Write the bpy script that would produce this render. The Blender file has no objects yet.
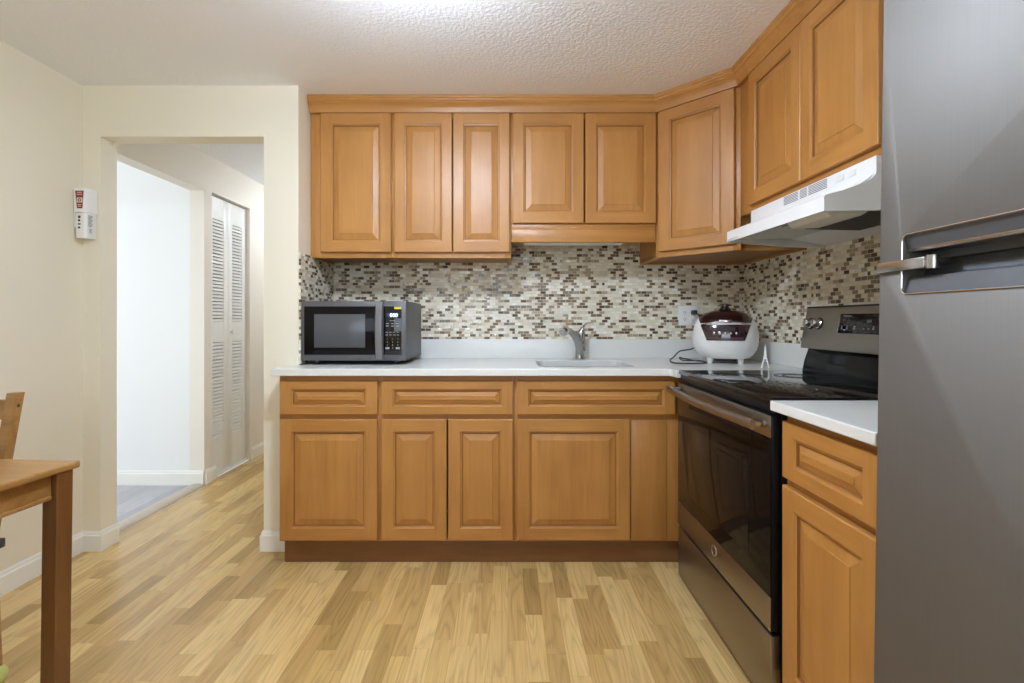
import bpy, bmesh, math, random
from mathutils import Vector, Matrix
random.seed(7)
C = bpy.context.scene.collection
S = bpy.context.scene
PI = math.pi

# ------------------------------------------------------------------ camera, world, lights, exposure
cam_d = bpy.data.cameras.new('camera')
cam = bpy.data.objects.new('camera', cam_d); C.objects.link(cam)
CAM_Z, F = 1.138, 486.0
cam.location = (0, 0, CAM_Z)
cam.rotation_euler = (PI/2, 0, 0)
cam_d.sensor_width = 36.0
cam_d.lens = F/1024*36.0
cam_d.shift_x = 4.0/1024
cam_d.shift_y = -21.5/1024
cam_d.clip_start = 0.02
S.camera = cam

S.view_settings.view_transform = 'Standard'
S.view_settings.look = 'None'
S.view_settings.gamma = 1.0
S.view_settings.use_curve_mapping = False
S.view_settings.exposure = 0.60

w = bpy.data.worlds.new('sky'); S.world = w; w.use_nodes = True
w.node_tree.nodes['Background'].inputs['Color'].default_value = (0.75, 0.87, 1.0, 1)
w.node_tree.nodes['Background'].inputs['Strength'].default_value = 1.0
S.cycles.max_bounces = 10
S.cycles.diffuse_bounces = 6
S.cycles.glossy_bounces = 5
S.cycles.caustics_reflective = False
S.cycles.caustics_refractive = False
S.cycles.sample_clamp_indirect = 6.0

def area(name, loc, rot, sx, sy, power, col):
    d = bpy.data.lights.new(name, 'AREA'); d.shape = 'RECTANGLE'; d.size = sx; d.size_y = sy
    d.energy = power; d.color = col
    o = bpy.data.objects.new(name, d); o.location = loc; o.rotation_euler = rot; C.objects.link(o)
    return o
# daylight through the glazed opening behind the camera
WIN_P, SIDE_P, DOME_E, HALL_E = 16.0, 25.0, 106.0, 20.0
area('window_daylight', (-0.35, -2.42, 1.50), (PI/2, 0, 0), 2.1, 1.15, WIN_P, (0.80, 0.90, 1.0))
# daylight through the window of the room on the left
area('side_room_daylight', (-3.6, 0.63, 1.45), (PI/2, 0, 0), 1.5, 1.3, SIDE_P, (0.88, 0.94, 1.0))

# ------------------------------------------------------------------ materials
def new_mat(name):
    m = bpy.data.materials.new(name); m.use_nodes = True
    return m, m.node_tree.nodes, m.node_tree.links, m.node_tree.nodes['Principled BSDF']

def srgb(r, g, b):
    f = lambda c: (c/255/12.92) if c/255 <= 0.04045 else ((c/255+0.055)/1.055)**2.4
    return (f(r), f(g), f(b), 1)

def mat(name, col, rough=0.5, metal=0.0, spec=0.5, coat=0.0, emit=None, es=0.0, bump=0.0, bscale=100.0, var=0.0, vscale=3.0, trans=0.0):
    m, N, L, b = new_mat(name)
    b.inputs['Base Color'].default_value = col
    b.inputs['Roughness'].default_value = rough
    b.inputs['Metallic'].default_value = metal
    b.inputs['Specular IOR Level'].default_value = spec
    b.inputs['Coat Weight'].default_value = coat
    b.inputs['Transmission Weight'].default_value = trans
    if emit: b.inputs['Emission Color'].default_value = emit; b.inputs['Emission Strength'].default_value = es
    tc = N.new('ShaderNodeTexCoord')
    if bump:
        n = N.new('ShaderNodeTexNoise'); n.inputs['Scale'].default_value = bscale; n.inputs['Detail'].default_value = 3
        L.new(tc.outputs['Object'], n.inputs['Vector'])
        bp = N.new('ShaderNodeBump'); bp.inputs['Strength'].default_value = bump; bp.inputs['Distance'].default_value = 0.01
        L.new(n.outputs['Fac'], bp.inputs['Height']); L.new(bp.outputs['Normal'], b.inputs['Normal'])
    if var:
        n = N.new('ShaderNodeTexNoise'); n.inputs['Scale'].default_value = vscale; n.inputs['Detail'].default_value = 4
        L.new(tc.outputs['Object'], n.inputs['Vector'])
        mr = N.new('ShaderNodeMapRange'); mr.inputs['To Min'].default_value = 1-var; mr.inputs['To Max'].default_value = 1+var
        mr.inputs['From Min'].default_value = 0.3; mr.inputs['From Max'].default_value = 0.7
        L.new(n.outputs['Fac'], mr.inputs['Value'])
        mx = N.new('ShaderNodeVectorMath'); mx.operation = 'SCALE'; mx.inputs[0].default_value = col[:3]
        L.new(mr.outputs['Result'], mx.inputs['Scale']); L.new(mx.outputs['Vector'], b.inputs['Base Color'])
    return m

def wood(name, c1, c2, stretch, rough=0.35, knots=0.0, coat=0.0, fine=0.5):
    m, N, L, b = new_mat(name)
    tc = N.new('ShaderNodeTexCoord'); oi = N.new('ShaderNodeObjectInfo')
    ad = N.new('ShaderNodeVectorMath'); ad.operation = 'ADD'
    sc = N.new('ShaderNodeVectorMath'); sc.operation = 'SCALE'; sc.inputs[0].default_value = (7.3, 3.1, 5.7)
    L.new(oi.outputs['Random'], sc.inputs['Scale'])
    L.new(tc.outputs['Object'], ad.inputs[0]); L.new(sc.outputs['Vector'], ad.inputs[1])
    mp = N.new('ShaderNodeMapping'); mp.inputs['Scale'].default_value = stretch
    L.new(ad.outputs['Vector'], mp.inputs['Vector'])
    n1 = N.new('ShaderNodeTexNoise'); n1.inputs['Scale'].default_value = 1.0; n1.inputs['Detail'].default_value = 5; n1.inputs['Distortion'].default_value = 0.6
    L.new(mp.outputs['Vector'], n1.inputs['Vector'])
    n2 = N.new('ShaderNodeTexNoise'); n2.inputs['Scale'].default_value = 5.0; n2.inputs['Detail'].default_value = 3
    L.new(mp.outputs['Vector'], n2.inputs['Vector'])
    n3 = N.new('ShaderNodeTexNoise'); n3.inputs['Scale'].default_value = 4.0; n3.inputs['Detail'].default_value = 2
    L.new(ad.outputs['Vector'], n3.inputs['Vector'])
    a = N.new('ShaderNodeMath'); a.operation = 'MULTIPLY_ADD'; a.inputs[1].default_value = fine
    L.new(n2.outputs['Fac'], a.inputs[0]); L.new(n1.outputs['Fac'], a.inputs[2])
    a2 = N.new('ShaderNodeMath'); a2.operation = 'MULTIPLY_ADD'; a2.inputs[1].default_value = 0.6
    L.new(n3.outputs['Fac'], a2.inputs[0]); L.new(a.outputs['Value'], a2.inputs[2])
    mr = N.new('ShaderNodeMapRange'); mid = 0.5*(1+fine+0.6)
    mr.inputs['From Min'].default_value = mid-0.32; mr.inputs['From Max'].default_value = mid+0.32
    L.new(a2.outputs['Value'], mr.inputs['Value'])
    mx = N.new('ShaderNodeMix'); mx.data_type = 'RGBA'
    mx.inputs['A'].default_value = c1; mx.inputs['B'].default_value = c2
    L.new(mr.outputs['Result'], mx.inputs['Factor'])
    out = mx.outputs['Result']
    if knots:
        v = N.new('ShaderNodeTexVoronoi'); v.inputs['Scale'].default_value = knots
        L.new(ad.outputs['Vector'], v.inputs['Vector'])
        kr = N.new('ShaderNodeMapRange'); kr.inputs['From Min'].default_value = 0.05; kr.inputs['From Max'].default_value = 0.09
        L.new(v.outputs['Distance'], kr.inputs['Value'])
        mk = N.new('ShaderNodeMix'); mk.data_type = 'RGBA'; mk.inputs['A'].default_value = (c1[0]*0.2, c1[1]*0.2, c1[2]*0.2, 1)
        L.new(kr.outputs['Result'], mk.inputs['Factor']); L.new(out, mk.inputs['B']); out = mk.outputs['Result']
    L.new(out, b.inputs['Base Color'])
    b.inputs['Roughness'].default_value = rough
    b.inputs['Coat Weight'].default_value = coat; b.inputs['Coat Roughness'].default_value = 0.25
    return m

def math_node(N, L, op, a, b=None, c=None):
    n = N.new('ShaderNodeMath'); n.operation = op
    for i, v in enumerate((a, b, c)):
        if v is None: continue
        if isinstance(v, (int, float)): n.inputs[i].default_value = v
        else: L.new(v, n.inputs[i])
    return n.outputs['Value']

def floor_mat(name, strip, length, cols, rough, grain=1.0, seam=0.25, axis='Y'):
    m, N, L, b = new_mat(name)
    M = lambda op, a, bb=None, c=None: math_node(N, L, op, a, bb, c)
    tc = N.new('ShaderNodeTexCoord'); sp = N.new('ShaderNodeSeparateXYZ'); L.new(tc.outputs['Object'], sp.inputs[0])
    x, y = (sp.outputs['X'], sp.outputs['Y']) if axis == 'Y' else (sp.outputs['Y'], sp.outputs['X'])
    u = M('DIVIDE', x, strip); col = M('FLOOR', u)
    wn = N.new('ShaderNodeTexWhiteNoise'); wn.noise_dimensions = '1D'; L.new(col, wn.inputs['W'])
    ll = M('MULTIPLY_ADD', wn.outputs['Value'], length*0.35, length*0.82)
    v = M('DIVIDE', M('MULTIPLY_ADD', wn.outputs['Value'], 7.7, M('ADD', y, 20.0)), ll); row = M('FLOOR', v)
    cb = N.new('ShaderNodeCombineXYZ'); L.new(col, cb.inputs[0]); L.new(row, cb.inputs[1])
    w2 = N.new('ShaderNodeTexWhiteNoise'); w2.noise_dimensions = '3D'; L.new(cb.outputs[0], w2.inputs['Vector'])
    rp = N.new('ShaderNodeValToRGB'); rp.color_ramp.interpolation = 'LINEAR'
    e = rp.color_ramp.elements
    for i, c in enumerate(cols):
        p = i/(len(cols)-1)
        if i < 2: e[i].position = p; e[i].color = c
        else:
            q = e.new(p); q.color = c
    e = rp.color_ramp.elements
    L.new(w2.outputs['Value'], rp.inputs['Fac'])
    # grain
    g = N.new('ShaderNodeCombineXYZ')
    L.new(M('MULTIPLY', x, 16.0), g.inputs[0]); L.new(M('MULTIPLY', y, 1.5), g.inputs[1]); L.new(M('MULTIPLY', w2.outputs['Value'], 60.0), g.inputs[2])
    n = N.new('ShaderNodeTexNoise'); n.inputs['Scale'].default_value = 1.0; n.inputs['Detail'].default_value = 1.0; L.new(g.outputs[0], n.inputs['Vector'])
    ring = M('PINGPONG', M('MULTIPLY', n.outputs['Fac'], 9.0), 0.5)
    g2 = N.new('ShaderNodeCombineXYZ')
    L.new(M('MULTIPLY', x, 260.0), g2.inputs[0]); L.new(M('MULTIPLY', y, 6.0), g2.inputs[1]); L.new(M('MULTIPLY', w2.outputs['Value'], 31.0), g2.inputs[2])
    n2 = N.new('ShaderNodeTexNoise'); n2.inputs['Scale'].default_value = 1.0; n2.inputs['Detail'].default_value = 2.0; L.new(g2.outputs[0], n2.inputs['Vector'])
    k = M('ADD', M('MULTIPLY', M('POWER', M('SUBTRACT', 1.0, M('MULTIPLY', ring, 2.0)), 2.5), -0.16*grain),
          M('MULTIPLY', M('SUBTRACT', n2.outputs['Fac'], 0.5), 0.30*grain))
    # seams
    fu = M('FRACT', u); fv = M('FRACT', v)
    du = M('MULTIPLY', M('MINIMUM', fu, M('SUBTRACT', 1.0, fu)), strip)
    dv = M('MULTIPLY', M('MINIMUM', fv, M('SUBTRACT', 1.0, fv)), length)
    d = M('MINIMUM', du, dv)
    sm = M('LESS_THAN', d, 0.0009)
    fac = M('ADD', 1.0, M('ADD', k, M('MULTIPLY', sm, -seam)))
    sc = N.new('ShaderNodeVectorMath'); sc.operation = 'SCALE'; L.new(rp.outputs['Color'], sc.inputs[0]); L.new(fac, sc.inputs['Scale'])
    L.new(sc.outputs['Vector'], b.inputs['Base Color'])
    b.inputs['Roughness'].default_value = rough
    return m

def tile_mat(name, tw=0.0330, th=0.0168, gap=0.0011):
    m, N, L, b = new_mat(name)
    M = lambda op, a, bb=None, c=None: math_node(N, L, op, a, bb, c)
    tc = N.new('ShaderNodeTexCoord'); sp = N.new('ShaderNodeSeparateXYZ'); L.new(tc.outputs['Object'], sp.inputs[0])
    a = M('ADD', M('ADD', sp.outputs['X'], sp.outputs['Y']), 10.0)
    v = M('DIVIDE', M('ADD', sp.outputs['Z'], 0.0025), th); row = M('FLOOR', v)
    off = M('MULTIPLY', M('MODULO', row, 2.0), 0.5)
    u = M('ADD', M('DIVIDE', a, tw), off); col = M('FLOOR', u)
    c0 = N.new('ShaderNodeCombineXYZ'); L.new(col, c0.inputs[0]); L.new(row, c0.inputs[1])
    w0 = N.new('ShaderNodeTexWhiteNoise'); w0.noise_dimensions = '3D'; L.new(c0.outputs[0], w0.inputs['Vector'])
    pair = M('GREATER_THAN', w0.outputs['Value'], 0.93)          # now and then a pair of small squares
    fu = M('FRACT', u); fv = M('FRACT', v)
    cb = N.new('ShaderNodeCombineXYZ'); L.new(col, cb.inputs[0]); L.new(row, cb.inputs[1])
    L.new(M('ADD', M('MULTIPLY', pair, M('FLOOR', M('MULTIPLY', fu, 2.0))), 5.0), cb.inputs[2])
    wn_ = N.new('ShaderNodeTexWhiteNoise'); wn_.noise_dimensions = '3D'; L.new(cb.outputs[0], wn_.inputs['Vector'])
    tone = M('ADD', wn_.outputs['Value'], 0.0)
    rp = N.new('ShaderNodeValToRGB'); cr = rp.color_ramp; cr.interpolation = 'CONSTANT'
    stops = [(0.0, srgb(236, 230, 212)), (0.22, srgb(228, 220, 198)), (0.42, srgb(242, 238, 226)), (0.52, srgb(214, 204, 182)),
             (0.62, srgb(172, 154, 126)), (0.72, srgb(120, 98, 76)), (0.84, srgb(90, 71, 53)), (0.93, srgb(140, 122, 98))]
    for i, (p, c) in enumerate(stops):
        e = cr.elements[i] if i < 2 else cr.elements.new(p)
        e.position = p; e.color = c
    L.new(tone, rp.inputs['Fac'])
    du = M('MULTIPLY', M('MINIMUM', fu, M('SUBTRACT', 1.0, fu)), tw)
    dv = M('MULTIPLY', M('MINIMUM', fv, M('SUBTRACT', 1.0, fv)), th)
    d = M('MINIMUM', du, dv)
    dark = M('GREATER_THAN', tone, 0.62)
    half = M('MULTIPLY', M('ABSOLUTE', M('SUBTRACT', fu, 0.5)), tw)
    split = M('MULTIPLY', M('LESS_THAN', half, gap*0.9), pair)
    grout = M('MAXIMUM', M('LESS_THAN', d, gap), split)
    # mottled glass
    nz = N.new('ShaderNodeTexNoise'); nz.inputs['Scale'].default_value = 220.0; L.new(tc.outputs['Object'], nz.inputs['Vector'])
    mot = M('ADD', 1.0, M('MULTIPLY', M('MULTIPLY', M('SUBTRACT', nz.outputs['Fac'], 0.5), 1.6), dark))
    sc = N.new('ShaderNodeVectorMath'); sc.operation = 'SCALE'; L.new(rp.outputs['Color'], sc.inputs[0]); L.new(mot, sc.inputs['Scale'])
    mx = N.new('ShaderNodeMix'); mx.data_type = 'RGBA'; mx.inputs['B'].default_value = srgb(214, 206, 188)
    L.new(grout, mx.inputs['Factor']); L.new(sc.outputs['Vector'], mx.inputs['A'])
    L.new(mx.outputs['Result'], b.inputs['Base Color'])
    # gloss: about half are glass
    c2 = N.new('ShaderNodeTexWhiteNoise'); c2.noise_dimensions = '4D'; L.new(cb.outputs[0], c2.inputs['Vector']); c2.inputs['W'].default_value = 3.3
    glass = M('MAXIMUM', M('GREATER_THAN', c2.outputs['Value'], 0.55), dark)
    rg = M('ADD', 0.42, M('MULTIPLY', glass, -0.33))
    L.new(M('MAXIMUM', rg, M('MULTIPLY', grout, 0.7)), b.inputs['Roughness'])
    # each tile sits at a slightly different tilt
    geo = N.new('ShaderNodeNewGeometry')
    c3 = N.new('ShaderNodeTexWhiteNoise'); c3.noise_dimensions = '4D'; L.new(cb.outputs[0], c3.inputs['Vector']); c3.inputs['W'].default_value = 8.1
    sub = N.new('ShaderNodeVectorMath'); sub.operation = 'SUBTRACT'; L.new(c3.outputs['Color'], sub.inputs[0]); sub.inputs[1].default_value = (0.5, 0.5, 0.5)
    s2 = N.new('ShaderNodeVectorMath'); s2.operation = 'SCALE'; s2.inputs['Scale'].default_value = 0.12; L.new(sub.outputs['Vector'], s2.inputs[0])
    ad = N.new('ShaderNodeVectorMath'); ad.operation = 'ADD'; L.new(geo.outputs['Normal'], ad.inputs[0]); L.new(s2.outputs['Vector'], ad.inputs[1])
    nr = N.new('ShaderNodeVectorMath'); nr.operation = 'NORMALIZE'; L.new(ad.outputs['Vector'], nr.inputs[0])
    bp = N.new('ShaderNodeBump'); bp.inputs['Strength'].default_value = 0.5; bp.inputs['Distance'].default_value = 0.002
    L.new(M('MINIMUM', d, 0.002), bp.inputs['Height']); bp.inputs['Distance'].default_value = 0.6
    L.new(nr.outputs['Vector'], bp.inputs['Normal']); L.new(bp.outputs['Normal'], b.inputs['Normal'])
    return m

def steel(name, col, rough, stretch=(1, 1, 120), aniso=0.0, dents=0.0, metal=1.0):
    m, N, L, b = new_mat(name)
    b.inputs['Base Color'].default_value = col; b.inputs['Metallic'].default_value = metal
    tc = N.new('ShaderNodeTexCoord'); mp = N.new('ShaderNodeMapping'); mp.inputs['Scale'].default_value = stretch
    L.new(tc.outputs['Object'], mp.inputs['Vector'])
    n = N.new('ShaderNodeTexNoise'); n.inputs['Scale'].default_value = 4.0; n.inputs['Detail'].default_value = 4; L.new(mp.outputs['Vector'], n.inputs['Vector'])
    mr = N.new('ShaderNodeMapRange'); mr.inputs['To Min'].default_value = rough-0.06; mr.inputs['To Max'].default_value = rough+0.06
    L.new(n.outputs['Fac'], mr.inputs['Value']); L.new(mr.outputs['Result'], b.inputs['Roughness'])
    if dents:
        n2 = N.new('ShaderNodeTexNoise'); n2.inputs['Scale'].default_value = 5.0; n2.inputs['Detail'].default_value = 1; L.new(tc.outputs['Object'], n2.inputs['Vector'])
        bp = N.new('ShaderNodeBump'); bp.inputs['Strength'].default_value = dents; bp.inputs['Distance'].default_value = 0.02
        L.new(n2.outputs['Fac'], bp.inputs['Height']); L.new(bp.outputs['Normal'], b.inputs['Normal'])
    return m

M_WALL = mat('cream_paint', srgb(238, 231, 212), 0.55, bump=0.04, bscale=180)
M_HALLWALL = mat('hall_paint', srgb(237, 231, 220), 0.6, bump=0.03, bscale=180)
M_WHITEWALL = mat('white_paint', srgb(240, 241, 240), 0.6)
M_CEIL = mat('textured_ceiling', srgb(246, 248, 252), 0.85, bump=0.38, bscale=75)
M_TRIM = mat('white_trim', srgb(240, 239, 232), 0.35)
M_FLOOR = floor_mat('oak_laminate', 0.066, 0.40, [srgb(170, 137, 83), srgb(205, 170, 108), srgb(188, 152, 94), srgb(224, 191, 130), srgb(209, 174, 112)], 0.25, grain=1.35, seam=0.12)
M_FLOOR2 = floor_mat('grey_planks', 0.15, 1.2, [srgb(172, 172, 178), srgb(190, 190, 194), srgb(180, 179, 184)], 0.4, grain=0.9, seam=0.4)
HONEY1, HONEY2 = srgb(164, 111, 53), srgb(188, 134, 69)
M_WV = wood('honey_maple_upright_grain', HONEY1, HONEY2, (14, 14, 1.3), 0.40, coat=0.06)
M_WH = wood('honey_maple_level_grain', HONEY1, HONEY2, (1.3, 14, 14), 0.40, coat=0.06)
M_GROOVE = mat('dark_brown_grooves', srgb(138, 90, 46), 0.5)  # darker brown on the groove faces around the raised panels
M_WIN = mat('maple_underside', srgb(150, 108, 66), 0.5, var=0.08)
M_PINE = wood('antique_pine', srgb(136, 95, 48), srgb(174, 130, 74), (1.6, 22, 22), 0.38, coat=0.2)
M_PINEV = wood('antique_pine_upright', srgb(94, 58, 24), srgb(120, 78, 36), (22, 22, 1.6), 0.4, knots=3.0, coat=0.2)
M_QUARTZ = mat('white_quartz', srgb(228, 228, 224), 0.22, var=0.03, vscale=260)
M_TILE = tile_mat('mosaic_tile')
M_STEEL = steel('stainless', (0.225, 0.212, 0.195, 1), 0.64, (120, 120, 1), dents=0.10)
M_STEELC = steel('console_stainless', (0.34, 0.31, 0.265, 1), 0.36, (2, 120, 120))
M_STEELD = steel('dark_stainless', (0.33, 0.30, 0.26, 1), 0.36, (2, 120, 120))
M_MW = steel('graphite_steel', (0.115, 0.115, 0.122, 1), 0.42, (1, 120, 120), metal=0.45)
M_CHROME = mat('chrome', (0.75, 0.75, 0.76, 1), 0.12, 1.0)
M_NICKEL = mat('brushed_nickel', (0.46, 0.46, 0.455, 1), 0.24, 1.0)
M_SINK = mat('satin_sink_steel', (0.72, 0.72, 0.70, 1), 0.35, 0.85)
M_BLACK = mat('black_enamel', (0.008, 0.008, 0.009, 1), 0.3, spec=0.25)
M_GLASSB = mat('black_glass', (0.006, 0.006, 0.007, 1), 0.06)
M_OVENGL = mat('tinted_oven_glass', (0.006, 0.005, 0.005, 1), 0.07, spec=0.16)
M_OVENWIN = mat('smoked_oven_glass', (0.012, 0.009, 0.008, 1), 0.08, spec=0.2)
M_RUBBER = mat('black_plastic', (0.018, 0.018, 0.019, 1), 0.45)
M_GREYPL = mat('charcoal_plastic', (0.085, 0.088, 0.095, 1), 0.4)
M_WHITEPL = mat('white_plastic', srgb(240, 240, 238), 0.3)
M_WHITEEN = mat('white_enamel', srgb(244, 246, 248), 0.3)
M_FILTER = mat('dark_mesh_filter', (0.06, 0.06, 0.06, 1), 0.5, 0.6, bump=0.5, bscale=400)
M_BURG = mat('burgundy_gloss', (0.022, 0.006, 0.008, 1), 0.1, coat=0.8)
M_BURG2 = mat('burgundy_window', (0.035, 0.012, 0.016, 1), 0.08, coat=0.8)
M_MWGLASS = mat('microwave_window', (0.075, 0.078, 0.085, 1), 0.22)
M_LED = mat('lit_digits', (0.5, 0.6, 1, 1), 0.4, emit=(0.75, 0.8, 1, 1), es=1.4)
M_INK = mat('grey_print', srgb(150, 150, 155), 0.5)
M_INKD = mat('dark_print', srgb(110, 108, 108), 0.5)
M_YELLOW = mat('yellow_sticker', srgb(225, 200, 60), 0.5)
M_RED = mat('red_label', srgb(140, 48, 44), 0.5)
M_PAD = mat('dark_grey_cloth', srgb(62, 58, 58), 0.9, bump=0.2, bscale=300)
M_BALL = mat('tennis_ball_felt', srgb(196, 202, 120), 0.95, bump=0.4, bscale=300)
M_LAMP = mat('frosted_lamp_glass', srgb(250, 244, 230), 0.4, emit=(0.76, 0.885, 1.06, 1), es=DOME_E)
M_LAMP2 = mat('frosted_hall_lamp_glass', srgb(250, 244, 230), 0.4, emit=(0.82, 0.91, 1.05, 1), es=HALL_E)
M_RING = mat('grey_burner_ring', (0.05, 0.05, 0.05, 1), 0.2)

# ------------------------------------------------------------------ geometry helpers
class MB:
    def __init__(s): s.bm = bmesh.new()
    def face(s, vs, mi=0, smooth=False):
        f = s.bm.faces.new([v if isinstance(v, bmesh.types.BMVert) else s.bm.verts.new(v) for v in vs])
        f.material_index = mi; f.smooth = smooth
        return f
    def merge(s, b2, mi=None):
        if mi is not None:
            for f in b2.faces: f.material_index = mi
        me = bpy.data.meshes.new('tmp'); b2.to_mesh(me); b2.free(); s.bm.from_mesh(me); bpy.data.meshes.remove(me)
        return s
    def box(s, x0, x1, y0, y1, z0, z1, bev=0.0, mi=0, seg=2):
        b = bmesh.new()
        bmesh.ops.create_cube(b, size=1.0)
        for v in b.verts:
            v.co = Vector(((x0+x1)/2+v.co.x*(x1-x0), (y0+y1)/2+v.co.y*(y1-y0), (z0+z1)/2+v.co.z*(z1-z0)))
        if bev: bmesh.ops.bevel(b, geom=b.edges[:], offset=bev, segments=seg, affect='EDGES', profile=0.5)
        return s.merge(b, mi)
    def prism(s, pts, h, axis='z', a=0.0, mi=0, bev=0.0, smooth=False):
        """polygon pts (2-D), extruded from a to a+h along axis"""
        b = bmesh.new()
        def P(p, t):
            return {'z': (p[0], p[1], t), 'y': (p[0], t, p[1]), 'x': (t, p[0], p[1])}[axis]
        lo = [b.verts.new(P(p, a)) for p in pts]; hi = [b.verts.new(P(p, a+h)) for p in pts]
        b.faces.new(lo); b.faces.new(hi)
        n = len(pts)
        for i in range(n):
            f = b.faces.new((lo[i], lo[(i+1) % n], hi[(i+1) % n], hi[i])); f.smooth = smooth
        bmesh.ops.recalc_face_normals(b, faces=b.faces[:])
        if bev: bmesh.ops.bevel(b, geom=b.edges[:], offset=bev, segments=2, affect='EDGES', profile=0.5)
        return s.merge(b, mi)
    def rings(s, rings, cap0=True, cap1=True, mi=0, smooth=True, close=True):
        b = bmesh.new(); R = [[b.verts.new(p) for p in r] for r in rings]
        for A, B in zip(R, R[1:]):
            n = len(A)
            for i in range(n if close else n-1):
                f = b.faces.new((A[i], A[(i+1) % n], B[(i+1) % n], B[i])); f.smooth = smooth
        if cap0: b.faces.new(R[0])
        if cap1: b.faces.new(R[-1])
        bmesh.ops.recalc_face_normals(b, faces=b.faces[:])
        return s.merge(b, mi)
    def tube(s, pts, rad, seg=12, mi=0, flat=1.0):
        pts = [Vector(p) for p in pts]
        if not isinstance(rad, (list, tuple)): rad = [rad]*len(pts)
        rings = []; up = None
        for i, p in enumerate(pts):
            t = (pts[min(i+1, len(pts)-1)]-pts[max(i-1, 0)]).normalized()
            if up is None:
                up = Vector((0, 0, 1)) if abs(t.z) < 0.9 else Vector((0, 1, 0))
            sd = t.cross(up).normalized(); up = sd.cross(t).normalized()
            rings.append([p+sd*math.cos(2*PI*k/seg)*rad[i]+up*math.sin(2*PI*k/seg)*rad[i]*flat for k in range(seg)])
        return s.rings(rings, mi=mi)
    def lathe(s, prof, c=(0, 0, 0), axis='z', seg=28, mi=0, sx=1.0, sy=1.0, cap=True):
        rings = []
        for r, h in prof:
            r = max(r, 1e-4); ring = []
            for k in range(seg):
                a, b = r*math.cos(2*PI*k/seg)*sx, r*math.sin(2*PI*k/seg)*sy
                ring.append({'z': (c[0]+a, c[1]+b, c[2]+h), 'y': (c[0]+a, c[1]+h, c[2]+b), 'x': (c[0]+h, c[1]+a, c[2]+b)}[axis])
            rings.append(ring)
        return s.rings(rings, cap, cap, mi=mi)
    def text(s, body, size, origin, right, up, depth=0.0006, mi=0):
        cu = bpy.data.curves.new('t', 'FONT'); cu.body = body; cu.size = size; cu.extrude = depth; cu.align_x = 'CENTER'; cu.align_y = 'CENTER'
        ob = bpy.data.objects.new('t', cu); C.objects.link(ob)
        dg = bpy.context.evaluated_depsgraph_get(); dg.update()
        me = bpy.data.meshes.new_from_object(ob.evaluated_get(dg)); bpy.data.objects.remove(ob); bpy.data.curves.remove(cu)
        r, u = Vector(right), Vector(up); n = r.cross(u); o = Vector(origin)
        for v in me.vertices: v.co = o+r*v.co.x+u*v.co.y+n*v.co.z
        b = bmesh.new(); b.from_mesh(me); bpy.data.meshes.remove(me)
        return s.merge(b, mi)
    def xf(s, mtx):
        bmesh.ops.transform(s.bm, matrix=mtx, verts=s.bm.verts[:]); return s

def obj(name, mb, mats, parent=None, sharp=35):
    me = bpy.data.meshes.new(name); mb.bm.to_mesh(me); mb.bm.free()
    for m in (mats if isinstance(mats, (list, tuple)) else [mats]): me.materials.append(m)
    me.set_sharp_from_angle(angle=math.radians(sharp))
    o = bpy.data.objects.new(name, me); C.objects.link(o)
    if parent: o.parent = parent
    return o

def tag(o, label, cat, group=None):
    o['label'] = label; o['category'] = cat
    if group: o['group'] = group
    return o
def thing(name, label, cat, loc=(0, 0, 0), rotz=0.0, group=None):
    o = bpy.data.objects.new(name, None); o.empty_display_size = 0.05; C.objects.link(o)
    o.location = loc; o.rotation_euler = (0, 0, rotz)
    return tag(o, label, cat, group)
def struct(name, mb, m, parent=None):
    o = obj(name, mb, m, parent)
    if not parent: o['kind'] = 'structure'
    return o

def catmull(P, n=8):
    P = [Vector(p) for p in P]; out = []
    for i in range(len(P)-1):
        p0, p1, p2, p3 = P[max(i-1, 0)], P[i], P[i+1], P[min(i+2, len(P)-1)]
        for k in range(n):
            t = k/n
            out.append(0.5*((2*p1)+(p2-p0)*t+(2*p0-5*p1+4*p2-p3)*t*t+(3*p1-p0-3*p2+p3)*t**3))
    out.append(P[-1]); return out

# ------------------------------------------------------------------ room shell
CEIL = 2.296
XL, XR, YB, YD, YREAR = -2.10, 1.39, 2.87, 2.40, -2.45
XW = -1.035                                    # kitchen face of the short wall beside the doorway
def B(*a): return MB().box(*a)

struct('floor', B(-2.108, 1.5, -2.6, 5.1, -0.05, 0.0), M_FLOOR)
struct('floor_side_room', B(-5.1, -2.108, 0.4, 3.5, -0.05, 0.0), M_FLOOR2)
struct('ceiling', B(-5.1, 1.5, -2.6, 5.1, CEIL, CEIL+0.06), M_CEIL)
struct('wall_right', B(XR, XR+0.1, -2.6, YB+0.1, 0, CEIL), M_WALL)
struct('wall_back', B(XW-0.1, XR, YB, YB+0.1, 0, CEIL), M_WALL)
mb = MB()
mb.box(XL-0.1, XL, -2.6, 2.5, 0, CEIL)
struct('wall_left', mb, M_WALL)
mb = MB()                                      # wall with the plain doorway to the hall
OX0, OX1, OZ = -2.012, -1.206, 2.044
r = 0.03
pts = [(XL, 0), (OX0, 0), (OX0, OZ), (OX1, OZ), (OX1, 0), (XW, 0), (XW, CEIL), (XL, CEIL)]
mb.prism(pts, 0.10, 'y', YD)
mb.prism([(OX0-0.001, OZ+0.001), (OX0-0.001, OZ-r)]+[(OX0+r-r*math.cos(t), OZ-r+r*math.sin(t)) for t in [PI/2*k/6 for k in range(1, 6)]]+[(OX0+r, OZ+0.001)], 0.03, 'y', YD+0.07)
struct('wall_doorway', mb, M_WALL)
struct('wall_short', B(XW-0.1, XW, YD+0.1, YB, 0, CEIL), M_WALL)
struct('wall_hall_right', B(XW-0.1, XW, YB+0.1, 5.0, 0, CEIL), M_HALLWALL)
struct('wall_hall_end', B(-2.2, XW, 5.0, 5.1, 0, CEIL), M_HALLWALL)
mb = MB()                                      # hall wall: opening to the bright room, closet opening
SZ = 2.035
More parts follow.
